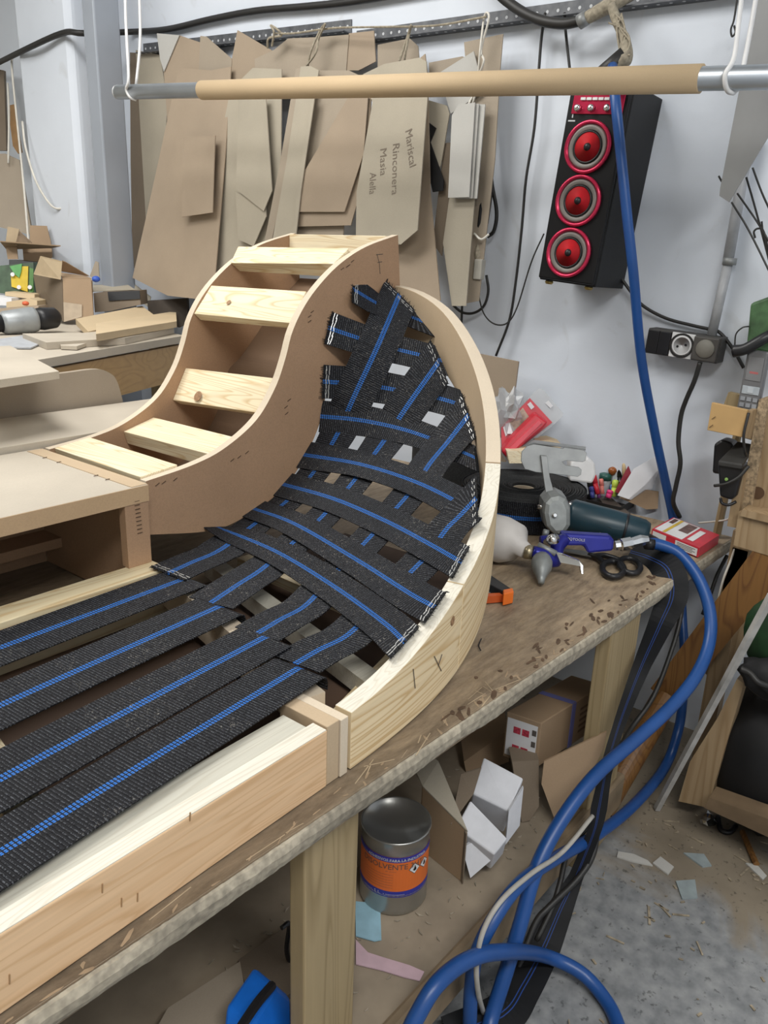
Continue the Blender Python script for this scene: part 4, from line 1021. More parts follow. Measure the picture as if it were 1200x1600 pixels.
obj('apron', prism(BM(), [a0+Vector((0, 0, -.030)), a1+Vector((0, 0, -.030)), a1+nE*.02+Vector((0, 0, -.030)), a0+nE*.02+Vector((0, 0, -.030))], (0, 0, -.115)), MAT['apron'], sb)
for q in (e00+nE*.06+dE*.1, e11+nE*.06-dE*.05, Vector((1.64, 3.5, 0)), Vector((.88, 3.5, 0))):
    obj('leg', span(q.x-.03, q.x+.03, q.y-.03, q.y+.03, 0, ZB-.022), MAT['old_wood'], sb)
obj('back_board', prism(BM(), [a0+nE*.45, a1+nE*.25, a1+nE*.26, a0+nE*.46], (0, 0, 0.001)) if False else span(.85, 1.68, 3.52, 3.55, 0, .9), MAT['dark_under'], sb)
bm = flat([(-90, 545), (16, 540), (92, 580), (-90, 606)], .978, .016)
top('mdf_offcut', bm, MAT['mdf_pale'], 'pale slanting board lying in front of the rear bench', 'board')
GP = 'offcut planks on the rear bench'
def plank(poly, z, th, mat, label, name='offcut_plank'):
    return top(name, flat(poly, z, th), MAT[mat], label, 'plank', GP)
plank([(35, 521), (130, 520), (268, 506), (272, 512), (195, 528), (72, 535)], ZB+.020, .019, 'mdf_pale', 'long thin lower plank lying on the rear bench')
plank([(150, 505), (275, 486), (276, 502), (150, 522)], ZB+.042, .020, 'ply', 'pale plank end showing beneath the tilted board')
A_, B_, C_, D_ = at(118, 498, t=2.62), at(222, 478, t=3.0), at(246, 496, t=2.85), at(138, 518, t=2.5)
bm = prism(BM(), [A_, B_, C_, D_], (0, 0, -.02)); top('offcut_plank', bm, MAT['ply'], 'tilted pale plywood board on top of the plank pile', 'plank', GP)
plank([(92, 533), (130, 528), (140, 534), (120, 541), (95, 540)], ZB+.012, .010, 'mdf_pale', 'short rounded wood chip on the rear bench edge')
bm = flat([(-20, 532), (35, 524), (64, 536), (48, 543), (0, 542)], ZB+.006, .004); top('sheet_offcut', bm, plain('pale_blue_grey', (.42, .44, .47), .5), 'pale blue-grey sheet scrap at the rear bench edge', 'scrap')
# open cartons
def carton(name, label, base, w, d, h, rot, flaps, mat='carton', torn=False):
    """open topped carton: walls as parts, flaps as parts"""
    root = thing(name, label, 'carton', base); rm = Matrix.Rotation(rot, 3, 'Z'); base = Vector(base)
    def P(x, y, z): return base+rm @ Vector((x, y, z))
    th = .004
    for nm, (x0, x1, y0, y1) in (('wall', (-w/2, w/2, -d/2, -d/2+th)), ('wall', (-w/2, w/2, d/2-th, d/2)), ('wall', (-w/2, -w/2+th, -d/2+th, d/2-th)), ('wall', (w/2-th, w/2, -d/2+th, d/2-th))):
        obj(nm, prism(BM(), [P(x0, y0, 0), P(x1, y0, 0), P(x1, y1, 0), P(x0, y1, 0)], (0, 0, h)), MAT[mat], root)
    obj('bottom', prism(BM(), [P(-w/2, -d/2, 0), P(w/2, -d/2, 0), P(w/2, d/2, 0), P(-w/2, d/2, 0)], (0, 0, .003)), MAT[mat], root)
    for side, ang, ln in flaps:
        if side in ('f', 'b'):
            s = -1 if side == 'f' else 1; a, b = P(-w/2, s*d/2, h), P(w/2, s*d/2, h); out = rm @ Vector((0, s, 0))
        else:
            s = -1 if side == 'l' else 1; a, b = P(s*w/2, -d/2, h), P(s*w/2, d/2, h); out = rm @ Vector((s, 0, 0))
        v_ = out*math.cos(ang)*ln+Vector((0, 0, math.sin(ang)*ln))
        obj('flap', sheet_pts([a, b, b+v_, a+v_], .004), MAT[mat], root)
    return root
b_ = at(138, 505, Z=ZB+.001); b_ = b_*.0+at(128, 503, t=2.95)
b_.z = ZB+.001
ca = thing('open_carton', 'open brown carton lying on its side on the rear bench', 'carton', b_)
T3 = 2.85
obj('face', fpoly([(96, 438), (144, 438), (146, 492), (130, 497), (100, 503)], T3+.02, .004), MAT['carton'], ca)
obj('face', fpoly([(98, 434), (142, 434), (146, 494), (100, 503)], T3-.02, .004), MAT['carton'], ca)
obj('top', prism(BM(), [at(94, 427, t=T3+.12), at(134, 432, t=T3+.16), at(143, 436, t=T3-.02), at(97, 436, t=T3-.02)], (0, 0, .003)), MAT['carton'], ca)
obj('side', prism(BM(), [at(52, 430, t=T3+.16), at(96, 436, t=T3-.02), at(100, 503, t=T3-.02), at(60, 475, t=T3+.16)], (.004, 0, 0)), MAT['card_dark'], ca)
obj('flap', prism(BM(), [at(64, 400, t=T3-.02), at(97, 408, t=T3-.04), at(95, 437, t=T3-.03), at(53, 429, t=T3+.02)], (0, .004, 0)), plain('carton_pale', (.47, .37, .24), .8, var=.06), ca)
obj('flap', prism(BM(), [at(98, 408, t=T3), at(103, 410, t=T3+.02), at(140, 432, t=T3+.12), at(96, 424, t=T3+.05)], (0, .003, .003)), MAT['carton'], ca)
obj('tape', fpoly([(99, 472), (128, 476), (128, 495), (100, 503)], T3-.024, .001), plain('parcel_tape', (.45, .36, .26), .5), ca)
cb_ = thing('open_carton', 'upper open brown carton beneath the hanging cord by the pillar', 'carton', at(50, 405, t=3.2))
T4 = 3.2
obj('face', fpoly([(35, 386), (80, 384), (81, 402), (68, 420), (38, 420)], T4, .004), MAT['carton'], cb_)
obj('flap', fpoly([(47, 352), (73, 353), (79, 378), (80, 386), (46, 384)], T4+.1, .004), MAT['carton'], cb_)
obj('flap', fpoly([(12, 354), (30, 358), (24, 384), (8, 384)], T4-.05, .004), plain('carton_pale_b', (.44, .34, .22), .8, var=.06), cb_)
obj('flap', prism(BM(), [at(24, 384, t=T4-.1), at(30, 362, t=T4-.02), at(50, 380, t=T4+.05), at(48, 384, t=T4)], (0, 0, .004)), MAT['carton'], cb_)
obj('flap', prism(BM(), [at(0, 378, t=T4-.12), at(95, 385, t=T4-.08), at(80, 388, t=T4-.02), at(10, 390, t=T4-.02)], (0, 0, .004)), MAT['carton'], cb_)
obj('face', fpoly([(9, 385), (26, 386), (28, 405), (12, 405)], T4-.06, .004), MAT['carton'], cb_)
obj('side', prism(BM(), [at(80, 386, t=T4), at(81, 402, t=T4), at(81, 402, t=T4+.2), at(80, 386, t=T4+.2)], (.003, 0, 0)), MAT['carton'], cb_)
obj('base', span(cb_.location.x-.02, cb_.location.x+.10, cb_.location.y+.0, cb_.location.y+.18, ZB, at(50, 420, t=T4).z), MAT['card_dark'], cb_)
# yellow and green tool box art carton
tbx = thing('tool_carton', 'yellow and green printed tool carton left of the open carton', 'carton', at(35, 460, t=3.0))
obj('body', fpoly([(-30, 418), (52, 410), (54, 458), (40, 462), (-30, 455)], 3.02, .10), plain('dark_green_print', (.05, .09, .05), .5, var=.3), tbx)
obj('printed_panel', fpoly([(17, 430), (35, 416), (44, 416), (43, 456), (18, 448)], 3.015, .004), plain('yellow_print', (.62, .45, .03), .5), tbx)
obj('printed_panel', fpoly([(15, 416), (34, 412), (33, 424), (30, 434), (22, 428)], 3.010, .004), plain('green_print', (.10, .33, .10), .5), tbx)
obj('printed_panel', fpoly([(46, 418), (52, 420), (52, 456), (45, 458)], 3.015, .004), plain('green_print_dark', (.08, .20, .05), .5), tbx)
for q in ((20, 429), (30, 449), (47, 449)): obj('printed_dot', lathe(BM(), [(.008, 0), (.008, .003)], at(*q, t=3.008), -_f, 14), MAT['paper'], tbx); 
top('dark_case', fpoly([(14, 406), (60, 410), (62, 418), (14, 418)], 3.12, .1), MAT['black'], 'dark plastic case on top of the printed tool carton', 'case')
GW = 'wood scraps under the tool carton'
for poly, t, mt, lb in [([(8, 456), (54, 460), (54, 468), (8, 462)], 2.95, 'ply', 'pale scrap lath right under the printed tool carton'),
                        ([(-20, 462), (18, 466), (18, 478), (-20, 476)], 2.9, 'paper', 'white-edged block left of the stacked scraps'),
                        ([(10, 472), (45, 466), (58, 470), (58, 478), (10, 486)], 2.88, 'ply', 'brown scrap block above the grey power tool'),
                        ([(-20, 484), (60, 478), (60, 484), (-20, 491)], 2.8, 'card_b', 'thin brown strip just above the grey power tool')]:
    bm = fpoly(poly, t, .08); top('timber_scrap', bm, MAT[mt], lb, 'scrap', GW)
top('orange_stopper', crumple(at(40, 474, t=2.84), (.012, .012, .008), 4, .05), plain('orange_plastic', (.75, .16, .07), .5), 'small orange plastic stopper above the grey power tool', 'stopper', smooth=True)
ag = thing('power_tool', 'grey and black power tool lying on the rear bench', 'power tool', at(45, 515, Z=ZB))
p0, p1, p2 = at(2, 505, t=2.45), at(55, 499, t=2.52), at(90, 496, t=2.58)
obj('motor_housing', tube(BM(), [p0, p0.lerp(p1, .1), p0.lerp(p1, .9), p1], [.030, .036, .040, .038], 18), plain('tool_silver', (.34, .36, .37), .4, .3), ag, smooth=True)
obj('gear_case', tube(BM(), [p1, p1.lerp(p2, .3), p1.lerp(p2, .85), p2], [.032, .036, .033, .024], 18), MAT['black'], ag, smooth=True)
obj('handle', tube(BM(), [at(-40, 508, t=2.4), p0], [.022, .028], 16), MAT['black'], ag, smooth=True)
# boxes behind the planks
db = thing('crate_scrap', 'dark low box with torn card lid beside the column', 'box', at(180, 480, t=3.0))
obj('box_front', fpoly([(146, 458), (168, 455), (218, 454), (220, 476), (172, 486), (148, 488)], 2.95, .09), MAT['card_dark'], db)
obj('label_strip', fpoly([(168, 456), (218, 454), (219, 467), (170, 470)], 2.945, .003), MAT['black'], db)
obj('card_lid', prism(BM(), [at(145, 456, t=2.95), at(146, 446, t=3.1), at(200, 446, t=3.1), at(210, 453, t=2.95)], (0, 0, .003)), MAT['card_c'], db)
top('card_offcut', fpoly([(176, 417), (182, 422), (236, 464), (232, 480), (206, 462), (164, 440)], 3.12, .004), MAT['card_c'], 'pale triangular card offcut leaning below the largest template', 'offcut')
top('card_offcut', fpoly([(149, 408), (154, 410), (155, 432), (146, 434), (140, 432)], 3.1, .004), MAT['card'], 'tiny brown card offcut at the foot of the pillar', 'offcut')
top('blue_stopper', crumple(at(150, 436, t=3.08), (.016, .014, .012), 8, .04), plain('blue_plastic', (.06, .14, .6), .4), 'small blue plastic stopper at the foot of the column', 'stopper', smooth=True)
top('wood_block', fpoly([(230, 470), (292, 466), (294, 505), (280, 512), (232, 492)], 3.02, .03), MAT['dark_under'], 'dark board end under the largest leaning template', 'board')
# boards and cords hanging far left
top('hanging_board', fpoly([(-40, 240), (8, 240), (30, 250), (50, 365), (44, 366), (-40, 345)], 3.42, .012), MAT['card'], 'large brown board hanging at the far left edge', 'board')
top('hanging_board', fpoly([(12, 165), (22, 163), (34, 238), (28, 240), (20, 228)], 3.46, .01), plain('orange_brown', (.30, .17, .07), .7), 'small orange-brown card above the far left board', 'board')
top('grey_offcuts', fpoly([(-20, 105), (6, 110), (10, 235), (-20, 235)], 3.5, .02), MAT['card_dark'], 'bundle of dull offcuts at the far left wall', 'bundle')
for pl, t, lb in [([(20, 85), (19, 110), (30, 220), (38, 300), (44, 372), (46, 380)], 3.3, 'long cream cord hanging down left of the pillar'),
                  ([(35, 190), (40, 230), (55, 280), (75, 315), (90, 326), (110, 320), (130, 300), (142, 275)], 3.24, 'cream cord loop sagging across the pillar'),
                  ([(118, 308), (130, 315), (142, 330)], 3.22, 'thin cream cord end beside the pillar loop'),
                  ([(12, 130), (14, 180), (13, 255)], 3.4, 'cream cord beside the far left offcuts')]:
    top('rope_line', tube(BM(), [at(x, y, t=t) for x, y in pl], .0045, 6, smooth=6), MAT['cord'], lb, 'cord', smooth=True)

# ================================================================== tools at the wall end of the bench
# roll of webbing lying flat
WRX, WRY = 1.775, .945
wr = thing('webbing_roll', 'large flat roll of black webbing beside the curved rim', 'roll', (WRX, WRY, T))
prof = [(.030, .0005)]
for i in range(19):
    r_ = .031+i*.0066; prof += [(r_, .079+.0014*(i % 2)), (r_+.0046, .081+.0012*((i*7) % 3)), (r_+.0060, .077)]
prof += [(.158, .078), (.158, .0005)]
obj('coil', lathe(BM(), prof, (WRX, WRY, T), (0, 0, 1), 48), MAT['black_matt'] if False else plain('webbing_edge', (.020, .021, .022), .75, var=.5, scale=300, bmp=.4), wr)
ring = [Vector((WRX+.1605*math.cos(a), WRY+.1605*math.sin(a), T+.041)) for a in [2*math.pi*i/60 for i in range(61)]]
obj('outer_turn', ribbon(BM(), ring, [(p-Vector((WRX, WRY, T+.041))).normalized() for p in ring], .080), MAT['web'], wr, recalc=False)
obj('core', lathe(BM(), [(.0295, .002), (.0295, .072), (.026, .072), (.026, .004)], (WRX, WRY, T), (0, 0, 1), 32), MAT['mdf_edge'], wr)
wr2 = thing('webbing_roll', 'smaller roll of black webbing behind the large roll', 'roll', (1.90, 1.27, T))
prof = [(.02, .001)]
for i in range(10): prof += [(.021+i*.0085, .108), (.021+i*.0085+.005, .111), (.021+i*.0085+.0075, .106)]
prof += [(.108, .108), (.108, .001)]
obj('coil', lathe(BM(), prof, (1.90, 1.27, T), (0, 0, 1), 40), plain('webbing_edge_b', (.020, .021, .022), .75, var=.5, scale=300, bmp=.4), wr2)
top('wood_block', fpoly([(838, 690), (860, 688), (877, 694), (876, 704), (838, 704)], 2.16, .06), MAT['ply'], 'pale wood block behind the grey tool plate', 'block')
top('wood_block', fpoly([(792, 705), (826, 704), (826, 724), (796, 724)], 2.12, .05), MAT['pine_y'], 'pale wood block under the red blister pack', 'block')
# electric foam cutter lying on its side
fc = thing('foam_cutter', 'electric foam cutter with teal body, grey gear head and slotted foot', 'power tool', at(880, 836, t=1.90))
b0, b1 = at(886, 804, t=1.86), at(1012, 836, t=1.82)
MAT['teal'] = plain('dark_teal_plastic', (.010, .035, .050), .38, var=.2, scale=18)
MAT['cast'] = plain('cast_aluminium', (.27, .285, .28), .48, .5, var=.12, scale=60, bmp=.3)
obj('motor_body', tube(BM(), [b0, b0.lerp(b1, .06), b0.lerp(b1, .5), b0.lerp(b1, .94), b1], [.034, .040, .039, .034, .028], 24), MAT['teal'], fc, smooth=True)
obj('collar', tube(BM(), [b0.lerp(b1, .70), b0.lerp(b1, .73)], .0382, 24), MAT['black'], fc, smooth=True)
obj('rating_plate', sheet_pts([b0.lerp(b1, .13)+Vector((-.033, -.020, .008)), b0.lerp(b1, .52)+Vector((-.033, -.020, .006)), b0.lerp(b1, .52)+Vector((-.026, -.024, -.024)), b0.lerp(b1, .13)+Vector((-.026, -.024, -.022))], .002), MAT['black'], fc)
bm = text_bm('575', .016); place(bm, b0.lerp(b1, .36)+Vector((-.040, -.026, -.020)), (b1-b0), (0, 0, 1)); obj('rating_text', bm, MAT['white'], fc, recalc=False)
obj('gear_head', fpoly([(851, 786), (860, 776), (874, 773), (886, 779), (893, 795), (893, 822), (884, 836), (866, 838), (853, 824), (849, 803)], 1.80, .075), MAT['cast'], fc, bevel=.012)
obj('gear_screw', lathe(BM(), [(.006, 0), (.006, .006), (.004, .010)], at(866, 805, t=1.80), -_f, 12), MAT['chrome'], fc)
obj('side_pin', tube(BM(), [at(840, 792, t=1.83), at(856, 793, t=1.83)], [.0052, .004], 10), MAT['chrome'], fc, smooth=True)
obj('side_pin', tube(BM(), [at(888, 789, t=1.84), at(900, 792, t=1.84)], [.008, .006], 10), MAT['chrome'], fc, smooth=True)
obj('arm', fpoly([(845, 712), (855, 713), (859, 745), (869, 782), (855, 784), (849, 745)], 1.84, .010), MAT['steel'], fc, bevel=.001)
obj('foot_plate', fpoly([(824, 697), (834, 694), (880, 701), (881, 699), (912, 703), (917, 708), (915, 720), (911, 722), (884, 720), (879, 722), (883, 727), (904, 730), (909, 734), (908, 742), (903, 745), (860, 740), (838, 738), (820, 733), (814, 720), (815, 706)], 1.85, .004), MAT['steel'], fc, bevel=.0012)
obj('foot_lip', prism(BM(), [at(824, 696, t=1.85), at(834, 693, t=1.85), at(915, 704, t=1.85), at(915, 700, t=1.90), at(834, 689, t=1.90)], (0, 0, .003)), MAT['steel'], fc)
fct = [b1, at(1030, 846, Z=T+.012), at(1050, 866, Z=T+.010), at(1066, 900, t=1.78), at(1064, 960, t=1.76), at(1048, 1020, t=1.74), at(1020, 1090, t=1.72), at(985, 1140, t=1.7), at(950, 1200, t=1.62)]
obj('power_lead', tube(BM(), fct, .0055, 8, smooth=6), MAT['cable'], fc, smooth=True)
top('white_case', fpoly([(900, 714), (920, 716), (930, 724), (932, 742), (926, 756), (890, 752), (892, 722)], 2.08, .05), MAT['white'], 'white plastic case behind the slotted foot plate', 'case', bevel=.006)
top('wood_wedge', flat([(934, 774), (948, 772), (985, 802), (952, 803)], T+.012, .012), plain('dark_wedge', (.11, .09, .075), .7), 'thin dark wooden wedge lying behind the foam cutter', 'wedge')
# spray gun
sg = thing('spray_gun', 'blue spray gun with white cup and chrome trigger on the bench', 'spray gun', at(880, 890, Z=T))
MAT['gun'] = plain('gun_blue', (.018, .022, .25), .28, .3, var=.1)
MAT['cup'] = plain('milky_cup', (.60, .57, .54), .5, var=.08, scale=20)
obj('handle', fpoly([(877, 838), (886, 839), (952, 843), (960, 848), (958, 866), (918, 870), (912, 858), (884, 858), (878, 852)], 1.72, .028), MAT['gun'], sg, bevel=.006)
obj('body', tube(BM(), [at(832, 866, t=1.68), at(850, 872, t=1.68), at(866, 880, t=1.69), at(870, 860, t=1.71), at(882, 846, t=1.73)], [.012, .017, .016, .015, .014], 14, smooth=4), MAT['gun'], sg, smooth=True)
obj('valve', tube(BM(), [at(845, 850, t=1.72), at(878, 848, t=1.73)], .012, 14), MAT['gun'], sg, smooth=True)
obj('air_cap', tube(BM(), [at(846, 876, t=1.68), at(846, 884, t=1.66), at(846, 892, t=1.65), at(845, 900, t=1.64), at(845, 908, t=1.63), at(845, 916, t=1.62)], [.018, .0225, .021, .015, .009, .006], 20), MAT['cast'], sg, smooth=True)
obj('control_knob', tube(BM(), [at(854, 852, t=1.70), at(862, 848, t=1.68), at(868, 846, t=1.67)], [.009, .0125, .011], 14), MAT['chrome'], sg, smooth=True)
obj('control_knob', tube(BM(), [at(848, 836, t=1.74), at(856, 838, t=1.74)], [.008, .008], 12), MAT['cast'], sg, smooth=True)
obj('trigger', prism(BM(), [at(868, 868, t=1.67), at(880, 871, t=1.66), at(905, 881, t=1.65), at(911, 888, t=1.645), at(911, 902, t=1.64), at(908, 902, t=1.64), at(906, 890, t=1.645), at(875, 884, t=1.66)], (.006, .006, 0)), MAT['chrome'], sg, bevel=.001)
obj('trigger_link', tube(BM(), [at(840, 856, t=1.68), at(868, 870, t=1.67)], .007, 10), MAT['cast'], sg, smooth=True)
obj('cup_neck', tube(BM(), [at(820, 866, t=1.69), at(832, 868, t=1.685)], [.016, .0155], 18), plain('brass_neck', (.42, .36, .24), .4, .8), sg, smooth=True)
obj('cup', tube(BM(), [at(822, 866, t=1.69), at(813, 860, t=1.70), at(806, 853, t=1.71), at(786, 848, t=1.73), at(755, 840, t=1.76)], [.017, .020, .042, .052, .052], 24), MAT['cup'], sg, smooth=True)
obj('hose_connector', tube(BM(), [at(960, 857, t=1.73), at(968, 856, t=1.73), at(969, 856, t=1.73), at(984, 853, t=1.735), at(985, 853, t=1.735), at(1000, 849, t=1.74), at(1012, 848, t=1.74)], [.011, .011, .0145, .0145, .012, .0135, .009], 8), MAT['chrome'], sg)
bm = text_bm('SPQTOOLS', .0085); q0, q1 = at(883, 848, t=1.718), at(905, 850, t=1.718); place(bm, q0, q1-q0, (0, 0, 1)); obj('maker_mark', bm, MAT['white'], sg, recalc=False)
# scissors
ss = thing('scissors', 'black handled scissors lying on the bench by the spray gun', 'scissors', at(965, 890, Z=T))
def loop(cx, cy, rx, ry, z, ang):
    pts = []
    for i in range(33):
        a = 2*math.pi*i/32; x, y = rx*math.cos(a), ry*math.sin(a); pts.append(at(cx+x*math.cos(ang)-y*math.sin(ang), cy+x*math.sin(ang)+y*math.cos(ang), Z=z))
    return pts
obj('handle', tube(BM(), loop(958, 889, 17, 12, T+.008, .15), .0068, 10, cap=False), MAT['black'], ss, smooth=True)
obj('handle', tube(BM(), loop(984, 884, 17, 11, T+.008, .35), .0066, 10, cap=False), MAT['black'], ss, smooth=True)
obj('shank', tube(BM(), [at(972, 876, Z=T+.008), at(945, 868, Z=T+.008), at(925, 868, Z=T+.008)], [.006, .007, .005], 8, smooth=4), MAT['black'], ss, smooth=True)
obj('shank', tube(BM(), [at(945, 882, Z=T+.008), at(935, 872, Z=T+.008), at(920, 866, Z=T+.008)], [.006, .007, .005], 8, smooth=4), MAT['black'], ss, smooth=True)
obj('blade', flat([(928, 862), (930, 870), (880, 860), (882, 857)], T+.008, .003), MAT['steel'], ss)
# cigarette packet
cp = thing('cigarette_packet', 'red and white cigarette packet lying at the bench end', 'packet', at(1062, 845, Z=T))
A_, B_, C_, D_ = at(1019, 826, Z=T+.025), at(1052, 808, Z=T+.025), at(1112, 836, Z=T+.025), at(1093, 856, Z=T+.025)
C_ = A_+(B_-A_)+(D_-A_)
obj('carton', prism(BM(), [A_, B_, C_, D_], (0, 0, -.0245)), plain('packet_red', (.55, .03, .05), .35), cp, bevel=.001)
def pk(u, v, h=.0006): return A_+(D_-A_)*u+(B_-A_)*v+Vector((0, 0, h))
def pkq(name, u0, u1, v0, v1, mat, h=.0004): return obj(name, prism(BM(), [pk(u0, v0, h), pk(u1, v0, h), pk(u1, v1, h), pk(u0, v1, h)], (0, 0, .0003)), mat, cp)
pkq('warning_label', .04, .62, .04, .96, MAT['white'])
pkq('warning_photo', .38, .58, .40, .92, plain('photo_brown', (.16, .09, .08), .5, var=.5, scale=60), .0009)
pkq('warning_photo', .07, .16, .62, .92, plain('photo_dark', (.12, .06, .05), .5, var=.5, scale=60), .0009)
pkq('yellow_line', .20, .26, .05, .95, plain('packet_yellow', (.62, .42, .05), .5), .0012)
pkq('brand_patch', .68, .80, .15, .80, MAT['white'], .0009)
nrm_ = (D_-A_).cross(Vector((0, 0, 1))).normalized()
nrm_ = nrm_ if nrm_.dot(CAM-A_) > 0 else -nrm_
def sd(u, h): return A_+(D_-A_)*u+Vector((0, 0, -h))+nrm_*.0005
obj('side_text_panel', prism(BM(), [sd(.52, .004), sd(.97, .004), sd(.97, .022), sd(.52, .022)], nrm_*.0004), MAT['white'], cp)
obj('side_text_panel', prism(BM(), [sd(.03, .004), sd(.32, .004), sd(.32, .022), sd(.03, .022)], nrm_*.0004), MAT['white'], cp)
for j in range(4): obj('print_line', prism(BM(), [sd(.56, .007+j*.0035), sd(.93-.05*(j % 2), .007+j*.0035), sd(.93-.05*(j % 2), .0082+j*.0035), sd(.56, .0082+j*.0035)], nrm_*.0008), MAT['ink'], cp)
# red tool in clear blister pack, leaning on the roll
bp = thing('blister_pack', 'red tool in a clear blister pack leaning by the wall', 'blister pack', at(815, 715, t=2.18))
MAT['clear'] = plain('clear_blister', (.62, .64, .66), .15, var=.04)
MAT['clear'].node_tree.nodes['Principled BSDF'].inputs['Alpha'].default_value = .55
MAT['pack_red'] = plain('pack_red', (.60, .025, .045), .4)
obj('clear_shell', fpoly([(779, 690), (826, 622), (842, 607), (848, 608), (880, 646), (879, 651), (860, 668), (793, 722), (785, 712)], 2.20, .003), MAT['clear'], bp)
obj('printed_card', fpoly([(783, 668), (828, 622), (863, 660), (793, 716), (784, 706)], 2.196, .002), MAT['pack_red'], bp)
obj('printed_photo', fpoly([(795, 662), (817, 637), (827, 652), (802, 674)], 2.193, .002), plain('photo_tan', (.42, .33, .26), .6, var=.4, scale=50), bp)
obj('printed_photo', fpoly([(786, 668), (795, 660), (800, 672), (790, 682)], 2.193, .002), MAT['paper'], bp)
obj('red_tool', fpoly([(784, 705), (798, 686), (838, 646), (857, 660), (850, 668), (793, 716)], 2.150, .04), MAT['pack_red'], bp, bevel=.006)
obj('ridge', fpoly([(790, 706), (842, 656), (847, 661), (795, 712)], 2.146, .005), plain('pack_red_light', (.70, .06, .09), .4), bp, bevel=.001)
obj('printed_text', fpoly([(824, 632), (829, 628), (835, 636), (830, 640)], 2.193, .002), MAT['paper'], bp)
obj('hang_tab', fpoly([(852, 630), (857, 626), (864, 634), (860, 638)], 2.196, .002), MAT['paper'], bp)
pb_ = crumple(at(792, 648, t=2.22), (.045, .045, .07), 5, .28)
top('plastic_bag', pb_, MAT['clear'], 'crumpled clear plastic bag behind the blister pack', 'bag')
# pens, markers and small tools by the wall
GPN = 'markers and small tools by the wall'
tray = thing('pen_tray', 'low grey tray holding markers against the wall', 'tray', at(950, 770, t=2.2))
q = at(950, 772, t=2.17); tray.location = (q.x, q.y, T)
def colour(n, c, r=.4): return plain(n, c, r, var=.05)
tx, ty = q.x, q.y
obj('tray_floor', span(tx-.05, tx+.05, ty-.06, ty+.06, T+.0005, T+.003), MAT['cable'], tray)
for nm, (x0, x1, y0, y1) in (('tray_wall', (tx-.05, tx-.047, ty-.06, ty+.06)), ('tray_wall', (tx+.047, tx+.05, ty-.06, ty+.06)), ('tray_wall', (tx-.047, tx+.047, ty-.06, ty-.057)), ('tray_wall', (tx-.047, tx+.047, ty+.057, ty+.06))):
    obj(nm, span(x0, x1, y0, y1, T+.003, T+.02), MAT['cable'], tray)
PEN = [((927, 741), (934, 772), .007, (.65, .03, .05), 'red marker leaning among the markers by the wall'), ((921, 748), (925, 774), .008, (.02, .02, .02), 'black marker left of the red marker'),
       ((939, 748), (941, 772), .006, (.75, .22, .18), 'salmon capped pen right of the red marker'), ((969, 723), (970, 772), .009, (.01, .01, .012), 'tall black lighter standing among the markers'),
       ((975, 724), (976, 770), .005, (.62, .47, .26), 'wooden stick behind the black lighter'), ((954, 766), (950, 778), .008, (.85, .06, .25), 'pink highlighter lowest among the markers'),
       ((962, 750), (958, 776), .008, (.55, .72, .10), 'yellow-green highlighter among the markers'), ((957, 757), (956, 776), .006, (.12, .25, .6), 'blue pen between the highlighters'),
       ((924, 760), (926, 778), .006, (.06, .07, .30), 'dark blue pen at the left of the markers'), ((934, 764), (936, 778), .005, (.20, .05, .22), 'purple pen below the red marker')]
for i, (a, b, r_, c, lb) in enumerate(PEN):
    tt = 2.17+.006*(i % 4); p, q = at(*a, t=tt), at(*b, t=tt); q.z = max(q.z, T+.004)
    root = thing('marker', lb, 'marker', q, GPN); m_ = colour('marker_'+str(i), c)
    obj('barrel', tube(BM(), [q, q.lerp(p, .55)], r_, 12), m_, root, smooth=True); obj('cap', tube(BM(), [q.lerp(p, .55), q.lerp(p, .93), p], [r_*1.12, r_*1.1, r_*.8], 12), m_, root, smooth=True)
dv = thing('screwdriver', 'screwdriver with round amber handle among the markers', 'screwdriver', at(957, 772, t=2.19), GPN); p = at(957, 735, t=2.19)
obj('handle', tube(BM(), [p+Vector((0, 0, .010)), p+Vector((0, 0, .006)), p, p+Vector((0, 0, -.012))], [.003, .010, .0125, .008], 14), colour('amber', (.30, .09, .02), .25), dv, smooth=True)
obj('shank', tube(BM(), [p+Vector((0, 0, -.012)), Vector((p.x, p.y, T+.004))], .003, 8), MAT['steel'], dv)
gc = thing('glue_jar', 'small jar with dark green lid among the markers', 'jar', at(946, 772, t=2.2), GPN); p = at(946, 745, t=2.2)
obj('jar', lathe(BM(), [(.016, T+.004-p.z), (.017, -.012), (.014, -.006)], p, (0, 0, 1), 18), MAT['clear'], gc, smooth=True)
obj('lid', lathe(BM(), [(.017, -.008), (.017, .008), (.012, .010), (0, .010)], p, (0, 0, 1), 18), colour('dark_green', (.02, .10, .08)), gc, smooth=True)
# papers and folder in a carton
pbx = thing('paper_box', 'small brown carton of papers against the wall', 'carton', at(1000, 790, Z=T))
A_, B_ = at(966, 775, Z=T+.002), at(1016, 798, Z=T+.002); A_.x = min(A_.x, 1.95); dv_ = Vector((B_.x-A_.x, B_.y-A_.y, 0)).normalized()
obj('front', fpoly([(968, 778), (1000, 764), (1029, 768), (1028, 795), (1010, 796)], 2.12, .003), MAT['carton'], pbx)
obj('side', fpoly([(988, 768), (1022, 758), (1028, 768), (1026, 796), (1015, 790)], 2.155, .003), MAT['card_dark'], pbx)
GS = 'loose papers in the small carton'
for i in range(9):
    k = i/8; a = [(965+6*k*4, 774+3*k*3), (990+20*k, 733+8*k), (1036+14*k, 706+9*k), (1046+6*k, 714+6*k), (1008+14*k, 758+8*k), (982+10*k, 780+3*k)]
    lb = ['frontmost sheet', 'second sheet', 'third sheet', 'fourth sheet', 'fifth sheet', 'sixth sheet', 'seventh sheet', 'eighth sheet', 'rearmost sheet'][i]
    top('paper_sheet', fpoly(a, 2.100+.005*i, .0009), MAT['paper'], lb+' of the white papers fanned in the carton', 'paper', GS)
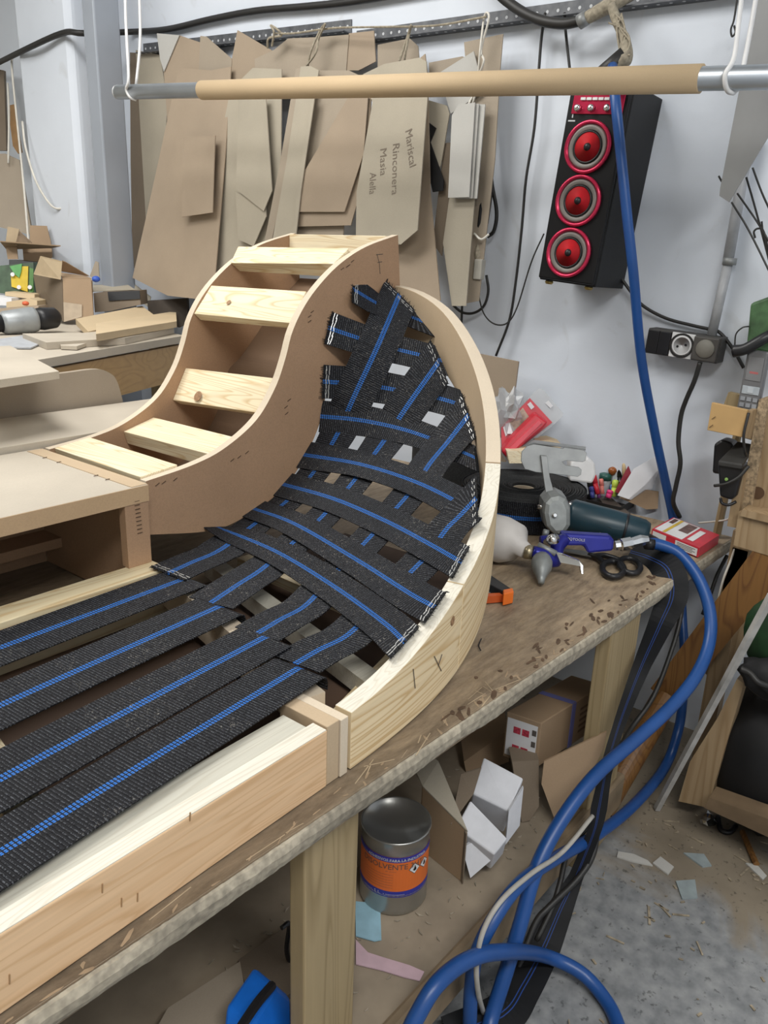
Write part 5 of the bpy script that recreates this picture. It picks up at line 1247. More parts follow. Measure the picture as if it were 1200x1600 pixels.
top('red_folder', fpoly([(961, 768), (982, 728), (1002, 717), (1014, 716), (990, 738), (968, 772)], 2.160, .002), colour('maroon', (.30, .02, .04)), 'dark red folder behind the fanned papers', 'folder')
# orange handled level or saw
ot = thing('orange_tool', 'black and orange hand tool peeking out behind the rim', 'hand tool', at(770, 935, Z=T))
obj('frame', prism(BM(), [at(740, 880, Z=T+.022), at(764, 896, Z=T+.022), at(800, 920, Z=T+.022), at(786, 924, Z=T+.022), at(740, 900, Z=T+.022)], (0, 0, -.021)), MAT['black'], ot, bevel=.002)
obj('end_cap', prism(BM(), [at(786, 921, Z=T+.026), at(801, 918, Z=T+.026), at(803, 924, Z=T+.026), at(787, 928, Z=T+.026)], (0, 0, -.0255)), colour('orange', (.80, .17, .02)), ot, bevel=.002)
obj('orange_bar', prism(BM(), [at(740, 928, Z=T+.015), at(786, 926, Z=T+.015), at(786, 930, Z=T+.015), at(740, 934, Z=T+.015)], (0, 0, -.0145)), colour('orange_dark', (.55, .10, .02)), ot)
obj('blade', prism(BM(), [at(740, 905, Z=T+.006), at(778, 920, Z=T+.006), at(780, 926, Z=T+.006), at(740, 926, Z=T+.006)], (0, 0, -.004)), MAT['steel'], ot)
top('wire_scrap', tube(BM(), [at(752, 998, Z=T+.002), at(748, 1008, Z=T+.002), at(751, 1016, Z=T+.002)], .0012, 6, smooth=4), MAT['black'], 'tiny curled black wire scrap on the bench top', 'scrap')

def settle(root, z, skip=()):
    """lift a thing so that none of its parts (but the skipped ones) reach below z"""
    lo = min((root.location.z+v_.co.z for ch in root.children if ch.name.split('.')[0] not in skip for v_ in ch.data.vertices), default=z)
    if lo < z: root.location.z += z-lo
for r_ in (sg, bp, ot, cp, ss, pbx): settle(r_, T+.0003)

# ================================================================== hoses, straps and cables
def at3(pl): return [at(x, y, t=t) if t else at(x, y, Z=.0135) for x, y, t in pl]
hs = thing('air_hose', 'thick blue air hose from the wall lashing down behind the bench', 'hose', at(1050, 805, X=2.03))
p = [at(957, 104, X=1.90), at(961, 150, X=1.84), at(970, 240, X=1.835), at(980, 340, X=1.84), at(990, 430, X=1.86), at(1002, 560, X=1.92), at(1022, 670, X=1.975), at(1038, 745, X=2.01), at(1050, 800, X=2.034), at(1058, 850, X=2.036), at(1063, 900, X=2.034), at(1066, 960, X=2.0), at(1069, 1020, X=1.95), at(1068, 1080, X=1.90),
     at(1060, 1140, X=1.82), at(1038, 1200, X=1.74), at(990, 1258, Y=.452), at(930, 1306, Y=.455), at(870, 1340, Y=.458), at(815, 1378, Y=.462), at(775, 1430, Y=.466), at(745, 1490, Y=.47), at(736, 1545, Y=.468), at(734, 1600, Y=.466)]
obj('hose_run', tube(BM(), p, .0118, 12, smooth=7), MAT['hose'], hs, smooth=True)
hose = thing('air_hose', 'blue hose arching off the bench from the spray gun to the floor', 'hose', at(770, 1595, Z=0))
p = at3([(1008, 849, 1.745), (1030, 851, 1.745), (1062, 866, 1.735), (1092, 905, 1.71), (1109, 955, 1.68), (1108, 1005, 1.65), (1088, 1055, 1.61), (1050, 1103, 1.57), (1000, 1150, 1.52), (930, 1212, 1.44), (875, 1285, 1.39), (838, 1358, 1.355), (814, 1440, 1.335), (790, 1520, 1.32), (768, 1590, 1.31), (752, 1660, None)])
obj('hose_run', tube(BM(), p, .0128, 14, smooth=7), MAT['hose'], hose, smooth=True)
obj('hose_ferrule', tube(BM(), [p[0], p[0].lerp(p[1], .6)], .0135, 12), MAT['black'], hose, smooth=True)
fl = thing('floor_hose', 'blue hose curling in an arch across the concrete floor', 'hose', at(800, 1490, Z=0))
p = [at(628, 1640, Y=.462), at(650, 1590, Y=.460), at(685, 1535, Y=.456), at(735, 1498, Y=.450), at(790, 1487, Y=.435), at(850, 1493, Z=.06), at(908, 1520, Z=.03)]+[at(x, y, Z=.0148) for x, y in [(948, 1565), (968, 1610), (978, 1660)]]
obj('hose_run', tube(BM(), p, .0124, 12, smooth=8), MAT['hose'], fl, smooth=True)
# loose end of webbing draped over the edge
def drape(pl, widths, label, name='webbing_tail'):
    P = catmull([at(x, y, t=t) if t > 1 else at(x, y, Z=T+t) for x, y, t in pl], 7); n0 = len(pl); W_ = []
    for i in range(len(P)):
        k = i/7; a = int(min(k, n0-2)); W_.append(widths[a]+(widths[a+1]-widths[a])*(k-a))
    nn = [(CAM-p).normalized() for p in P]
    nn = [(n_+Vector((0, 0, .35))).normalized() for n_ in nn]
    return top(name, ribbon(BM(), P, nn, W_, .002), MAT['web_back'], label, 'webbing', recalc=False)
drape([(985, 862, .012), (1015, 872, .012), (1043, 890, .012), (1050, 930, 1.69), (1032, 975, 1.68), (1005, 1035, 1.61), (985, 1085, 1.58), (965, 1140, 1.54), (948, 1200, 1.515), (936, 1262, 1.505), (928, 1300, 1.50), (900, 1370, 1.50), (876, 1420, 1.48), (850, 1480, 1.45), (818, 1540, 1.385), (785, 1585, 1.335), (700, 1620, 1.29)],
      [.05, .06, .068, .066, .05, .035, .028, .022, .022, .03, .024, .026, .045, .058, .062, .066, .06], 'loose tail of blue-lined webbing draped over the bench edge to the floor')
for pl, r_, lb in [([(942, 1268, 1.58), (920, 1290, 1.56), (888, 1330, 1.52), (875, 1380, 1.50), (862, 1420, 1.48), (838, 1470, 1.46)], .0055, 'black cable crossing in front of the cardboard tube'),
                   ([(960, 1180, 1.6), (945, 1230, 1.57), (935, 1270, 1.54), (928, 1330, 1.51), (905, 1370, 1.49), (860, 1415, 1.46), (838, 1440, 1.45), (818, 1490, 1.43), (800, 1540, 1.4)], .006, 'black cable lying along the webbing tail'),
                   ([(1108, 985, 1.9), (1085, 1050, 1.88), (1050, 1100, 1.86), (1000, 1150, 1.84)], .004, 'thin black cable in the shadow under the bench end'),
                   ([(1136, 868, 1.98), (1120, 900, 1.97), (1108, 935, 1.96), (1098, 960, 1.95)], .005, 'short black cable behind the bench corner')]:
    top('black_cable', tube(BM(), [at(x, y, t=t) for x, y, t in pl], r_, 8, smooth=6), MAT['cable'], lb, 'cable', smooth=True)
top('cream_cable', tube(BM(), [at(926, 1275, Y=.44), at(880, 1330, Y=.445), at(830, 1365, Y=.448), at(785, 1405, Y=.45), at(757, 1450, Y=.45), at(745, 1500, Y=.45), at(747, 1550, Y=.45), at(757, 1588, Z=.006)], .0042, 8, smooth=7), plain('grey_cable', (.42, .40, .36), .6), 'cream grey cable hanging beside the floor hose', 'cable', smooth=True)
top('cable_joint', crumple(at(742, 1586, Z=.018), (.018, .016, .014), 12, .18, 2), MAT['cast'], 'small metal coupling where the floor hoses meet', 'coupling')

# ================================================================== under the bench
S = .151
MAT['tin'] = plain('tin_can', (.42, .42, .40), .3, .85, var=.1, scale=14)
fp = at(612, 1432, Z=S); vd = Vector((fp.x, fp.y, 0)).normalized(); CR = .0605; cc = Vector((fp.x, fp.y, 0))+vd*CR; cc.z = S
ztp = at(606, 1312, X=(cc-vd*CR).x).z; CH = ztp-S
can = thing('solvent_can', 'tin solvent can with orange and blue label on the lower shelf', 'can', cc)
obj('can_body', lathe(BM(), [(CR*.98, .0005), (CR, .004), (CR, .010), (CR*.985, .014), (CR*.985, .040), (CR, .043), (CR*.985, .046), (CR*.985, CH-.040), (CR*1.0, CH-.037), (CR*.985, CH-.034), (CR*.985, CH-.006), (CR*1.02, CH-.003), (CR*1.02, CH), (CR*.96, CH), (CR*.95, CH-.006), (0, CH-.006)], cc, (0, 0, 1), 48), MAT['tin'], can, smooth=True)
def can_h(py, px=612): return at(px, py, X=(cc-vd*CR).x).z-S
def arc_patch(name, a0, a1, h0, h1, mat, r_, n=30):
    bm = BM(); rows = []
    for i in range(n+1):
        a = a0+(a1-a0)*i/n; d = Vector((math.cos(a), math.sin(a), 0))
        rows.append([bm.verts.new(cc+d*r_+Vector((0, 0, h))) for h in (h0, h1)])
    for p, q in zip(rows, rows[1:]): bm.faces.new((p[0], q[0], q[1], p[1]))
    return obj(name, bm, mat, can)
af = math.atan2(-vd.y, -vd.x)                         # towards the viewer
hT, hB = can_h(1338), can_h(1402)
lab = arc_patch('paper_label', af-1.45, af+1.45, hB, hT, plain('label_orange', (.72, .16, .03), .5, var=.04), CR*.992)
lab['label'] = 'orange label with blue bands'
hh = hT-hB
MAT['label_blue'] = plain('label_blue', (.03, .035, .30), .5, var=.05)
arc_patch('label_band', af-1.45, af+1.45, hT-.13*hh, hT, MAT['label_blue'], CR*.996)
arc_patch('label_band', af-1.45, af+1.45, hB, hB+.15*hh, MAT['label_blue'], CR*.996)
def wrap_text(body, size, a_start, h, mat, name='label_text'):
    bm = text_bm(body, size)
    for v_ in bm.verts:
        a = a_start+v_.co.x/CR; d = Vector((math.cos(a), math.sin(a), 0)); v_.co = cc+d*(CR*1.0012)+Vector((0, 0, h+v_.co.y))
    return obj(name, bm, mat, can, recalc=False)
wrap_text('ADHESIVOS PARA LA INDUSTRIA', .0075, af-.82, hT-.105*hh, MAT['white'])
wrap_text('DISOLVENTE 3HT', .015, af-1.02, hT-.30*hh, MAT['ink'])
wrap_text('--- ------', .006, af-.25, hT-.37*hh, MAT['ink'])
wrap_text('--------, S. L.  - --------------', .0075, af-.95, hB+.05*hh, MAT['white'])
for j in range(6): wrap_text('------------------------------', .0055, af-.9, hT-(.45+.065*j)*hh, MAT['ink'])
for a_c in (.62, 1.0):
    bm = BM(); s = .0115
    for k, m_, nm in ((1.0, MAT['ink'], 'hazard_edge'), (.86, MAT['white'], 'hazard_diamond')):
        bm = BM(); vs = []
        for dx, dy in ((s*k, 0), (0, s*k), (-s*k, 0), (0, -s*k)):
            a = af+a_c+dx/CR; vs.append(bm.verts.new(cc+Vector((math.cos(a), math.sin(a), 0))*(CR*(1.002 if k == 1 else 1.005))+Vector((0, 0, hT-.34*hh+dy))))
        bm.faces.new(vs); obj(nm, bm, m_, can)
    bm = BM(); vs = []
    for dx, dy in ((0, -.005), (.0035, -.003), (.003, .001), (.0005, .006), (-.001, .001), (-.0035, -.002)):
        a = af+a_c+dx/CR; vs.append(bm.verts.new(cc+Vector((math.cos(a), math.sin(a), 0))*(CR*1.008)+Vector((0, 0, hT-.34*hh+dy))))
    bm.faces.new(vs); obj('hazard_flame', bm, MAT['black'], can)
# boxes: front-left card box, white foam box, strapped carton, open flap
def pbox(name, label, pts_top, h, mat, cat='carton', group=None):
    """box from four top-corner points dropping h"""
    root = thing(name, label, cat, sum(pts_top, Vector())/4-Vector((0, 0, h)), group)
    return root
def at_s(x, y, z): return at(x, y, Z=z)
fbx = thing('card_box', 'plain brown box standing behind the solvent can', 'carton', at(690, 1350, Z=S))
zt = .30
A_ = at(660, 1255, Z=zt); B_ = at(738, 1180, Z=zt); f0 = at(724, 1380, Z=S); f1 = at(655, 1325, Z=S); 
P1 = Vector((f1.x, f1.y, S)); P2 = Vector((f0.x, f0.y, S)); dq = Vector((vd.x, vd.y, 0))
dA = Vector((.09, .13, 0))
obj('front', prism(BM(), [P1, P2, Vector((P2.x, P2.y, .262)), Vector((P1.x, P1.y, .290))], dA.normalized()*.004), MAT['carton'], fbx)
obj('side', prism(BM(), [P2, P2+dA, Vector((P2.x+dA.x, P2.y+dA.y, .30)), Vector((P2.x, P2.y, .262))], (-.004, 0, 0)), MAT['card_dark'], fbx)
obj('lid', prism(BM(), [Vector((P1.x, P1.y, .290)), Vector((P2.x, P2.y, .264)), Vector((P2.x+dA.x, P2.y+dA.y, .30)), Vector((P1.x+dA.x, P1.y+dA.y, .30))], (0, 0, .003)), MAT['card_c'], fbx)
obj('torn_flap', prism(BM(), [at(704, 1290, t=1.43), at(720, 1210, t=1.5), at(752, 1200, t=1.52), at(740, 1240, t=1.47)], (.003, .002, 0)), MAT['card_dark'], fbx)
wf = thing('foam_packing', 'white foam packing piece tumbled on the shelf', 'foam', at(760, 1365, Z=S))
MAT['foam'] = plain('white_foam', (.68, .69, .73), .6, var=.05, scale=40)
A_, B_, C_, D_ = at(712, 1293, t=1.44), at(735, 1250, t=1.46), at(793, 1310, t=1.42), at(772, 1336, t=1.41)
obj('block', prism(BM(), [A_, B_, C_, D_], Vector((.02, .015, -.055))), MAT['foam'], wf, bevel=.003)
A_, B_, C_, D_ = at(738, 1240, t=1.50), at(756, 1183, t=1.53), at(818, 1216, t=1.50), at(795, 1268, t=1.47)
obj('block', prism(BM(), [A_, B_, C_, D_], Vector((.025, .02, -.075))), MAT['foam'], wf, bevel=.003)
obj('side_flap', prism(BM(), [at(795, 1268, t=1.462), at(818, 1230, t=1.49), at(812, 1290, t=1.49), at(790, 1320, t=1.462)], (.004, .004, 0)), MAT['foam'], wf)
obj('low_flap', prism(BM(), [at(722, 1325, t=1.437), at(740, 1315, t=1.437), at(772, 1340, t=1.43), at(735, 1372, t=1.43)], (.004, .004, 0)), MAT['foam'], wf)
sc_ = thing('strapped_carton', 'brown carton with a violet strap and printed label under the bench', 'carton', at(880, 1180, t=1.65))
tA, tB, tC, tD = at(846, 1130, t=1.60), at(770, 1105, t=1.74), at(905, 1040, t=1.95), at(944, 1075, t=1.78)
zt = tA.z
tA, tB, tD = Vector((tA.x, tA.y, zt)), at(792, 1112, Z=zt), at(944, 1070, Z=zt); tC = tB+tD-tA
hB_ = zt-at(842, 1202, X=tA.x).z; hB_ = max(.10, min(hB_, .2))
obj('box', prism(BM(), [tA, tB, tC, tD], (0, 0, -hB_)), MAT['carton'], sc_, bevel=.002)
nF = (tD-tA).cross(Vector((0, 0, 1))).normalized(); nF = nF if nF.dot(CAM-tA) > 0 else -nF
nS = (tB-tA).cross(Vector((0, 0, 1))).normalized(); nS = nS if nS.dot(CAM-tA) > 0 else -nS
def fF(u, v, o=.0006): return tA+(tD-tA)*u+Vector((0, 0, -hB_*v))+nF*o
def fS(u, v, o=.0006): return tA+(tB-tA)*u+Vector((0, 0, -hB_*v))+nS*o
st_ = plain('violet_strap', (.16, .17, .42), .5)
obj('strap', prism(BM(), [fF(.47, 0), fF(.53, 0), fF(.53, 1), fF(.47, 1)], nF*.001), st_, sc_)
obj('strap', prism(BM(), [tA+(tD-tA)*.47+Vector((0, 0, .0006)), tA+(tD-tA)*.53+Vector((0, 0, .0006)), tB+(tD-tA)*.53+Vector((0, 0, .0006)), tB+(tD-tA)*.47+Vector((0, 0, .0006))], (0, 0, .001)), st_, sc_)
obj('shipping_label', prism(BM(), [fS(.08, .10), fS(.95, .10), fS(.95, .92), fS(.08, .92)], nS*.0008), MAT['paper'], sc_)
for u, v in ((.30, .25), (.55, .25), (.30, .65), (.55, .65)): obj('label_print', prism(BM(), [fS(u, v, .0016), fS(u+.2, v, .0016), fS(u+.2, v+.14, .0016), fS(u, v+.14, .0016)], nS*.0004), plain('label_red', (.45, .04, .07), .6, var=.5, scale=200), sc_)
for j in range(3): obj('label_print', prism(BM(), [fS(.1, .2+.25*j, .0016), fS(.22, .2+.25*j, .0016), fS(.22, .32+.25*j, .0016), fS(.1, .32+.25*j, .0016)], nS*.0004), MAT['ink'], sc_)
for j in range(5):
    obj('printed_line', prism(BM(), [fF(.62, .22+.13*j), fF(.84, .20+.13*j), fF(.84, .25+.13*j), fF(.62, .27+.13*j)], nF*.0006), plain('print_brown', (.17, .11, .065), .8), sc_)
top('carton_flap', fpoly([(850, 1190), (948, 1143), (944, 1168), (908, 1240), (868, 1284), (846, 1225)], 1.58, .004), MAT['carton'], 'large loose carton flap below the strapped carton', 'flap')
top('card_box', fpoly([(800, 1190), (842, 1188), (842, 1260), (828, 1282), (815, 1285)], 1.60, .05), MAT['card_dark'], 'dark torn box between foam packing and loose flap', 'carton')
top('card_box', fpoly([(725, 1190), (795, 1140), (795, 1190), (770, 1200), (730, 1215)], 1.75, .1), MAT['carton'], 'brown box in the shade behind the foam packing', 'carton')
def above(p, z=S+.001): return Vector((p.x, p.y, max(p.z, z)))
# left of the near leg: leaning board, grey panels, bright blue bag
top('fallen_sheet', flat([(215, 1660), (262, 1575), (375, 1502), (385, 1560), (388, 1660)], S+.030, .012), MAT['card'], 'grey-brown sheet lying under the near end of the bench', 'sheet')
top('fallen_sheet', flat([(372, 1500), (455, 1440), (470, 1540), (398, 1592)], S+.012, .010), MAT['card_dark'], 'dark dusty sheet behind the bright blue bag', 'sheet')
top('blue_bag', prism(BM(), [above(at(390, 1606, Y=.62)), above(at(432, 1540, Y=.64)), above(at(455, 1560, Y=.63)), above(at(458, 1660, Y=.60)), above(at(385, 1660, Y=.60))], (0, .05, 0)), plain('bright_blue_plastic', (.01, .16, .68), .4, var=.15, scale=20), 'bright blue plastic bag beside the near bench leg', 'bag', bevel=.006)
top('bag_strap', tube(BM(), [at(372, 1612, Y=.60), at(400, 1570, Y=.62), at(425, 1540, Y=.635)], .007, 8, smooth=4), MAT['black'], 'black strap along the edge of the bright blue bag', 'strap')
top('bent_wire', tube(BM(), [at(440, 1450, Y=.70), at(452, 1444, Y=.70), at(448, 1480, Y=.70), at(452, 1500, Y=.70), at(462, 1510, Y=.70)], .004, 6, smooth=5), MAT['black'], 'bent black wire behind the near bench leg', 'wire')
# paper on the shelf
bm = flat([(555, 1408), (594, 1412), (596, 1468), (585, 1470), (556, 1462)], S+.003, .002); top('blue_tissue', bm, plain('pale_blue_paper', (.30, .50, .60), .7, var=.12), 'pale blue paper wipe in front of the solvent can', 'paper')
bm = flat([(556, 1468), (575, 1488), (600, 1496), (640, 1508), (663, 1518), (656, 1532), (630, 1526), (598, 1516), (556, 1506)], S+.003, .002); top('pink_tissue', bm, plain('pale_pink_paper', (.56, .40, .45), .7, var=.1), 'torn pale pink paper on the lower shelf', 'paper')

# ================================================================== right edge: shelf unit, phone, planks
MAT['chip'] = board('chipboard_edge', (.46, .34, .21), speck=.3, big=.15, sp_scale=150)
MAT['rough_wood'] = pine('rough_right_timber', 2, (.38, .27, .155), (.30, .20, .105), across=18)
MAT['rail_shaded'] = plain('shaded_rail', (.17, .115, .065), .8, var=.3, scale=14)  # darkened brown: shade near the wall put into the rail colour
MAT['stain'] = pine('stained_plank', 2, (.22, .105, .03), (.14, .06, .018), across=30, rough=.5)
su = thing('shelf_unit', 'rough home-made timber shelf unit at the right edge', 'shelf', (1.85, .35, 0))
def wpart(name, poly, X, th, mat, parent=su):
    return obj(name, prism(BM(), [at(x, y, X=X) for x, y in poly], (th, 0, 0)), MAT[mat], parent)
wpart('chipboard_side', [(1186, 624), (1203, 618), (1173, 806), (1154, 800)], 1.84, .02, 'chip')
wpart('inner_panel', [(1204, 618), (1480, 560), (1480, 890), (1174, 806)], 1.848, .012, 'rough_wood')
wpart('front_board', [(1150, 742), (1164, 738), (1154, 802), (1150, 825), (1136, 822)], 1.82, .02, 'rough_wood')
wpart('lower_board', [(1154, 800), (1480, 876), (1480, 945), (1200, 868), (1146, 852)], 1.80, .02, 'rough_wood')
wpart('shelf_board', [(1160, 796), (1480, 872), (1480, 886), (1156, 806)], 1.79, .1, 'rough_wood')
wpart('upright', [(1145, 855), (1170, 862), (1160, 905), (1110, 1010), (1098, 1000), (1138, 890)], 1.86, .03, 'rough_wood')
wpart('upright', [(1172, 862), (1215, 868), (1215, 910), (1160, 960)], 1.92, .02, 'stain')
obj('knot_hole', lathe(BM(), [(.014, 0), (.014, .002), (0, .002)], at(1184, 770, X=1.847), (-1, 0, 0), 18), plain('hole_brown', (.10, .055, .028), .9), su)
wpart('low_rail', [(1100, 1262), (1108, 1246), (1400, 1352), (1400, 1400)], 1.58, .05, 'rail_shaded')
wpart('post', [(1122, 1120), (1152, 1060), (1162, 1068), (1106, 1262), (1060, 1252), (1078, 1190)], 1.66, .04, 'rough_wood')
wpart('teal_paint', [(1078, 1188), (1088, 1166), (1082, 1215), (1072, 1228)], 1.6585, .001, 'teal_paint') if False else None
obj('upright', span(1.86, 1.90, .13, .17, 0, .95), MAT['rough_wood'], su)
obj('upright', span(1.86, 1.90, .40, .44, 0, .66), MAT['rough_wood'], su)
st2 = thing('lath', 'long grey-white lath leaning from the floor to the shelf unit', 'lath', at(1026, 1266, Z=0))
q0, q1 = at(1026, 1264, Z=.004), at(1206, 930, X=1.55)
obj('lath_board', tube(BM(), [q0, q1], .0085, 4), plain('weathered_white', (.44, .43, .41), .7, var=.2, scale=30), st2)
pk0, pk1 = at(1035, 1090, t=1.93), at(1215, 860, t=1.72)
dv_ = (pk1-pk0).normalized(); sd_ = dv_.cross((CAM-pk0).normalized()).normalized(); nv_ = sd_.cross(dv_).normalized()
bm = prism(BM(), [pk0-sd_*.034, pk1-sd_*.040, pk1+sd_*.040, pk0+sd_*.034], nv_*-.02)
top('stained_plank', bm, MAT['stain'], 'orange-brown stained plank leaning at the right edge', 'plank')
pk0, pk1 = at(1112, 1060, t=1.95), at(1195, 930, t=1.82)
bm = prism(BM(), [pk0-sd_*.03, pk1-sd_*.03, pk1+sd_*.03, pk0+sd_*.03], nv_*-.02)
top('bare_plank', bm, MAT['rough_wood'], 'bare wooden plank leaning just behind the stained plank', 'plank')
ct = thing('card_tube', 'brown cardboard tube lying tilted by the far bench leg', 'tube', at(940, 1275, Z=0))
ta = at(938, 1264, Z=.034); tb_ = at(1040, 1090, t=1.93); ax = (tb_-ta).normalized(); ln = (tb_-ta).length
obj('tube_wall', lathe(BM(), [(.024, .001), (.032, 0), (.032, ln), (.024, ln-.001), (.024, .001)], ta, ax, 24), MAT['stain'], ct, smooth=False)
ph = thing('cordless_phone', 'grey cordless phone handset standing in the wooden holder', 'phone', at(1160, 640, X=1.83))
PX = 1.84
H0, H1, H2, H3 = at(1148, 652, X=PX), at(1181, 658, X=PX), at(1200, 552, X=PX+.02), at(1168, 545, X=PX+.02)
hx, hy = (H1-H0), (H3-H0); hn = hx.cross(hy).normalized(); hn = hn if hn.x < 0 else -hn
def phq(u, v, o): return H0+hx*u+hy*v+hn*o
def phbox(name, u0, u1, v0, v1, o0, o1, mat, bev=.001, parent=ph): return obj(name, prism(BM(), [phq(u0, v0, o0), phq(u1, v0, o0), phq(u1, v1, o0), phq(u0, v1, o0)], hn*(o1-o0)), mat, parent, bevel=bev)
phbox('handset', 0, 1, 0, 1, -.022, 0, plain('phone_grey', (.13, .13, .135), .35), .005)
phbox('screen', .14, .86, .56, .90, 0, .0015, plain('screen_grey', (.17, .17, .175), .12), .0005)
phbox('red_marking', .3, .7, .66, .69, .0015, .0018, plain('faded_red', (.35, .10, .10), .4), 0)
phbox('navigation_pad', .10, .90, .36, .48, 0, .002, plain('keypad_silver', (.42, .46, .50), .35, .3), .001)
phbox('navigation_key', .36, .64, .38, .46, .002, .0032, plain('keypad_silver_b', (.50, .54, .58), .35, .3), .0005)
for r_ in range(4):
    for c_ in range(3): phbox('key', .10+.29*c_, .32+.29*c_, .26-.09*r_, .32-.09*r_, 0, .0022, plain('key_grey', (.24, .25, .27), .4) if r_+c_ == 0 else bpy.data.materials['key_grey'], .0005)
hd = thing('phone_holder', 'small plywood phone holder fixed to the shelf unit', 'holder', at(1135, 675, X=1.80))
obj('front_board', prism(BM(), [at(x, y, X=1.80) for x, y in [(1112, 629), (1168, 641), (1158, 683), (1105, 672)]], (.012, 0, 0)), plain('orange_ply', (.52, .33, .14), .6, var=.12, scale=12), hd, bevel=.001)
obj('side_board', prism(BM(), [at(1168, 641, X=1.813), at(1190, 632, X=1.9), at(1182, 690, X=1.9), at(1158, 683, X=1.813)], (0, -.01, 0)), MAT['rough_wood'], hd)
obj('floor_board', prism(BM(), [at(1105, 672, X=1.813), at(1158, 683, X=1.813), at(1180, 684, X=1.92), at(1125, 672, X=1.92)], (0, 0, .008)), MAT['rough_wood'], hd)
obj('back_block', prism(BM(), [at(1138, 613, X=1.90), at(1160, 618, X=1.90), at(1158, 640, X=1.90), at(1130, 634, X=1.90)], (.02, 0, 0)), MAT['old_wood'], hd)
for q in ((1115, 653), (1111, 666)): staple(hd, at(*q, X=1.799), (0, -.7, .7), (-1, 0, 0), MAT['staple_dark'])
ch = thing('battery_charger', 'black battery charger with cable hanging below the phone holder', 'charger', at(1140, 780, X=1.84))
obj('battery', prism(BM(), [at(x, y, X=1.87) for x, y in [(1115, 694), (1126, 687), (1142, 692), (1146, 700), (1128, 742), (1112, 740)]], (.05, 0, 0)), MAT['black'], ch, bevel=.006)
obj('charger_top', prism(BM(), [at(1122, 720, X=1.80), at(1160, 726, X=1.80), at(1180, 694, X=1.88), at(1152, 689, X=1.88)], (0, 0, -.012)), plain('charger_dark', (.035, .034, .032), .5), ch, bevel=.003)
obj('charger_body', prism(BM(), [at(x, y, X=1.805) for x, y in [(1121, 724), (1162, 729), (1150, 775), (1142, 782), (1124, 776)]], (.06, 0, 0)), MAT['black'], ch, bevel=.005)
obj('indicator', lathe(BM(), [(.004, 0), (.003, .003), (0, .0035)], at(1135, 749, X=1.803), (-1, 0, 0), 12), plain('green_lamp', (.25, .42, .12), .3), ch)
obj('lead', tube(BM(), [at(1116, 759, X=1.79), at(1135, 756, X=1.785), at(1155, 745, X=1.79), at(1170, 728, X=1.80)], .0035, 8, smooth=6), MAT['cable'], ch, smooth=True)
obj('lead', tube(BM(), [at(1170, 645, X=1.80), at(1162, 680, X=1.79), at(1164, 705, X=1.80), at(1166, 712, X=1.82)], .003, 8, smooth=6), MAT['cable'], ch, smooth=True)
obj('hanging_loop', tube(BM(), loop_ if False else [at(1126, 778, X=1.81), at(1128, 786, X=1.81), at(1138, 789, X=1.81), at(1150, 784, X=1.82)], .0035, 8, smooth=5), MAT['black'], ch, smooth=True)
top('wooden_stick', tube(BM(), [at(1152, 680, X=1.95), at(1120, 835, X=1.97)], .010, 8), MAT['old_wood'], 'brown wooden stick standing behind the charger', 'stick')
gb_ = thing('green_box', 'worn dark green box with black handle above the phone', 'box', at(1190, 545, X=1.90))
obj('body', prism(BM(), [at(x, y, X=1.88) for x, y in [(1172, 474), (1205, 462), (1240, 462), (1240, 560), (1165, 545), (1168, 520)]], (.12, 0, 0)), plain('worn_green', (.055, .12, .05), .6, var=.5, scale=25, bmp=.5), gb_, bevel=.006)
obj('handle', tube(BM(), [at(1146, 549, X=1.85), at(1165, 545, X=1.85), at(1195, 528, X=1.86), at(1212, 520, X=1.88)], [.014, .012, .012, .012], 12, smooth=4), MAT['black'], gb_, smooth=True)
obj('wire', tube(BM(), [at(1148, 540, X=1.87), at(1150, 522, X=1.87), at(1160, 512, X=1.87), at(1170, 510, X=1.88)], .0016, 6, smooth=5), MAT['cable'], gb_)
for pl, lb in [([(1092, 817, 2.0), (1115, 815, 1.96), (1136, 812, 1.9), (1145, 806, 1.85), (1160, 814, 1.84), (1200, 833, 1.80), (1230, 848, 1.78)], 'thin white twine tied across the shelf unit'),
               ([(1146, 804, 1.84), (1153, 815, 1.83), (1152, 840, 1.83), (1142, 875, 1.84), (1130, 905, 1.85), (1120, 945, 1.86), (1118, 975, 1.87)], 'white twine hanging down beside the bench corner')]:
    top('white_twine', tube(BM(), [at(x, y, t=t) for x, y, t in pl], .0026, 6, smooth=6), MAT['cord'], lb, 'twine', smooth=True)
jk = thing('green_jacket', 'dark green padded jacket hung low at the right edge', 'jacket', at(1195, 1040, t=1.7))
obj('green_shell', crumple(at(1224, 995, t=1.64), (.04, .075, .10), 21, .10), plain('dark_green_cloth', (.007, .036, .008), .7, var=.5, scale=20, bmp=.4), jk, smooth=True)
obj('black_hem', crumple(at(1222, 1064, t=1.63), (.045, .085, .045), 22, .14), MAT['black_matt'], jk, smooth=True)
obj('zip_band', tube(BM(), [at(1158, 1045, t=1.56), at(1172, 1052, t=1.55), at(1185, 1066, t=1.54), at(1206, 1074, t=1.54)], .006, 8, smooth=6), MAT['cable'], jk, smooth=True)
top('black_sack', crumple(at(1215, 1185, t=1.78), (.13, .14, .19), 30, .06), MAT['black_matt'], 'big black sack in the dark under the shelf unit', 'sack', smooth=True)
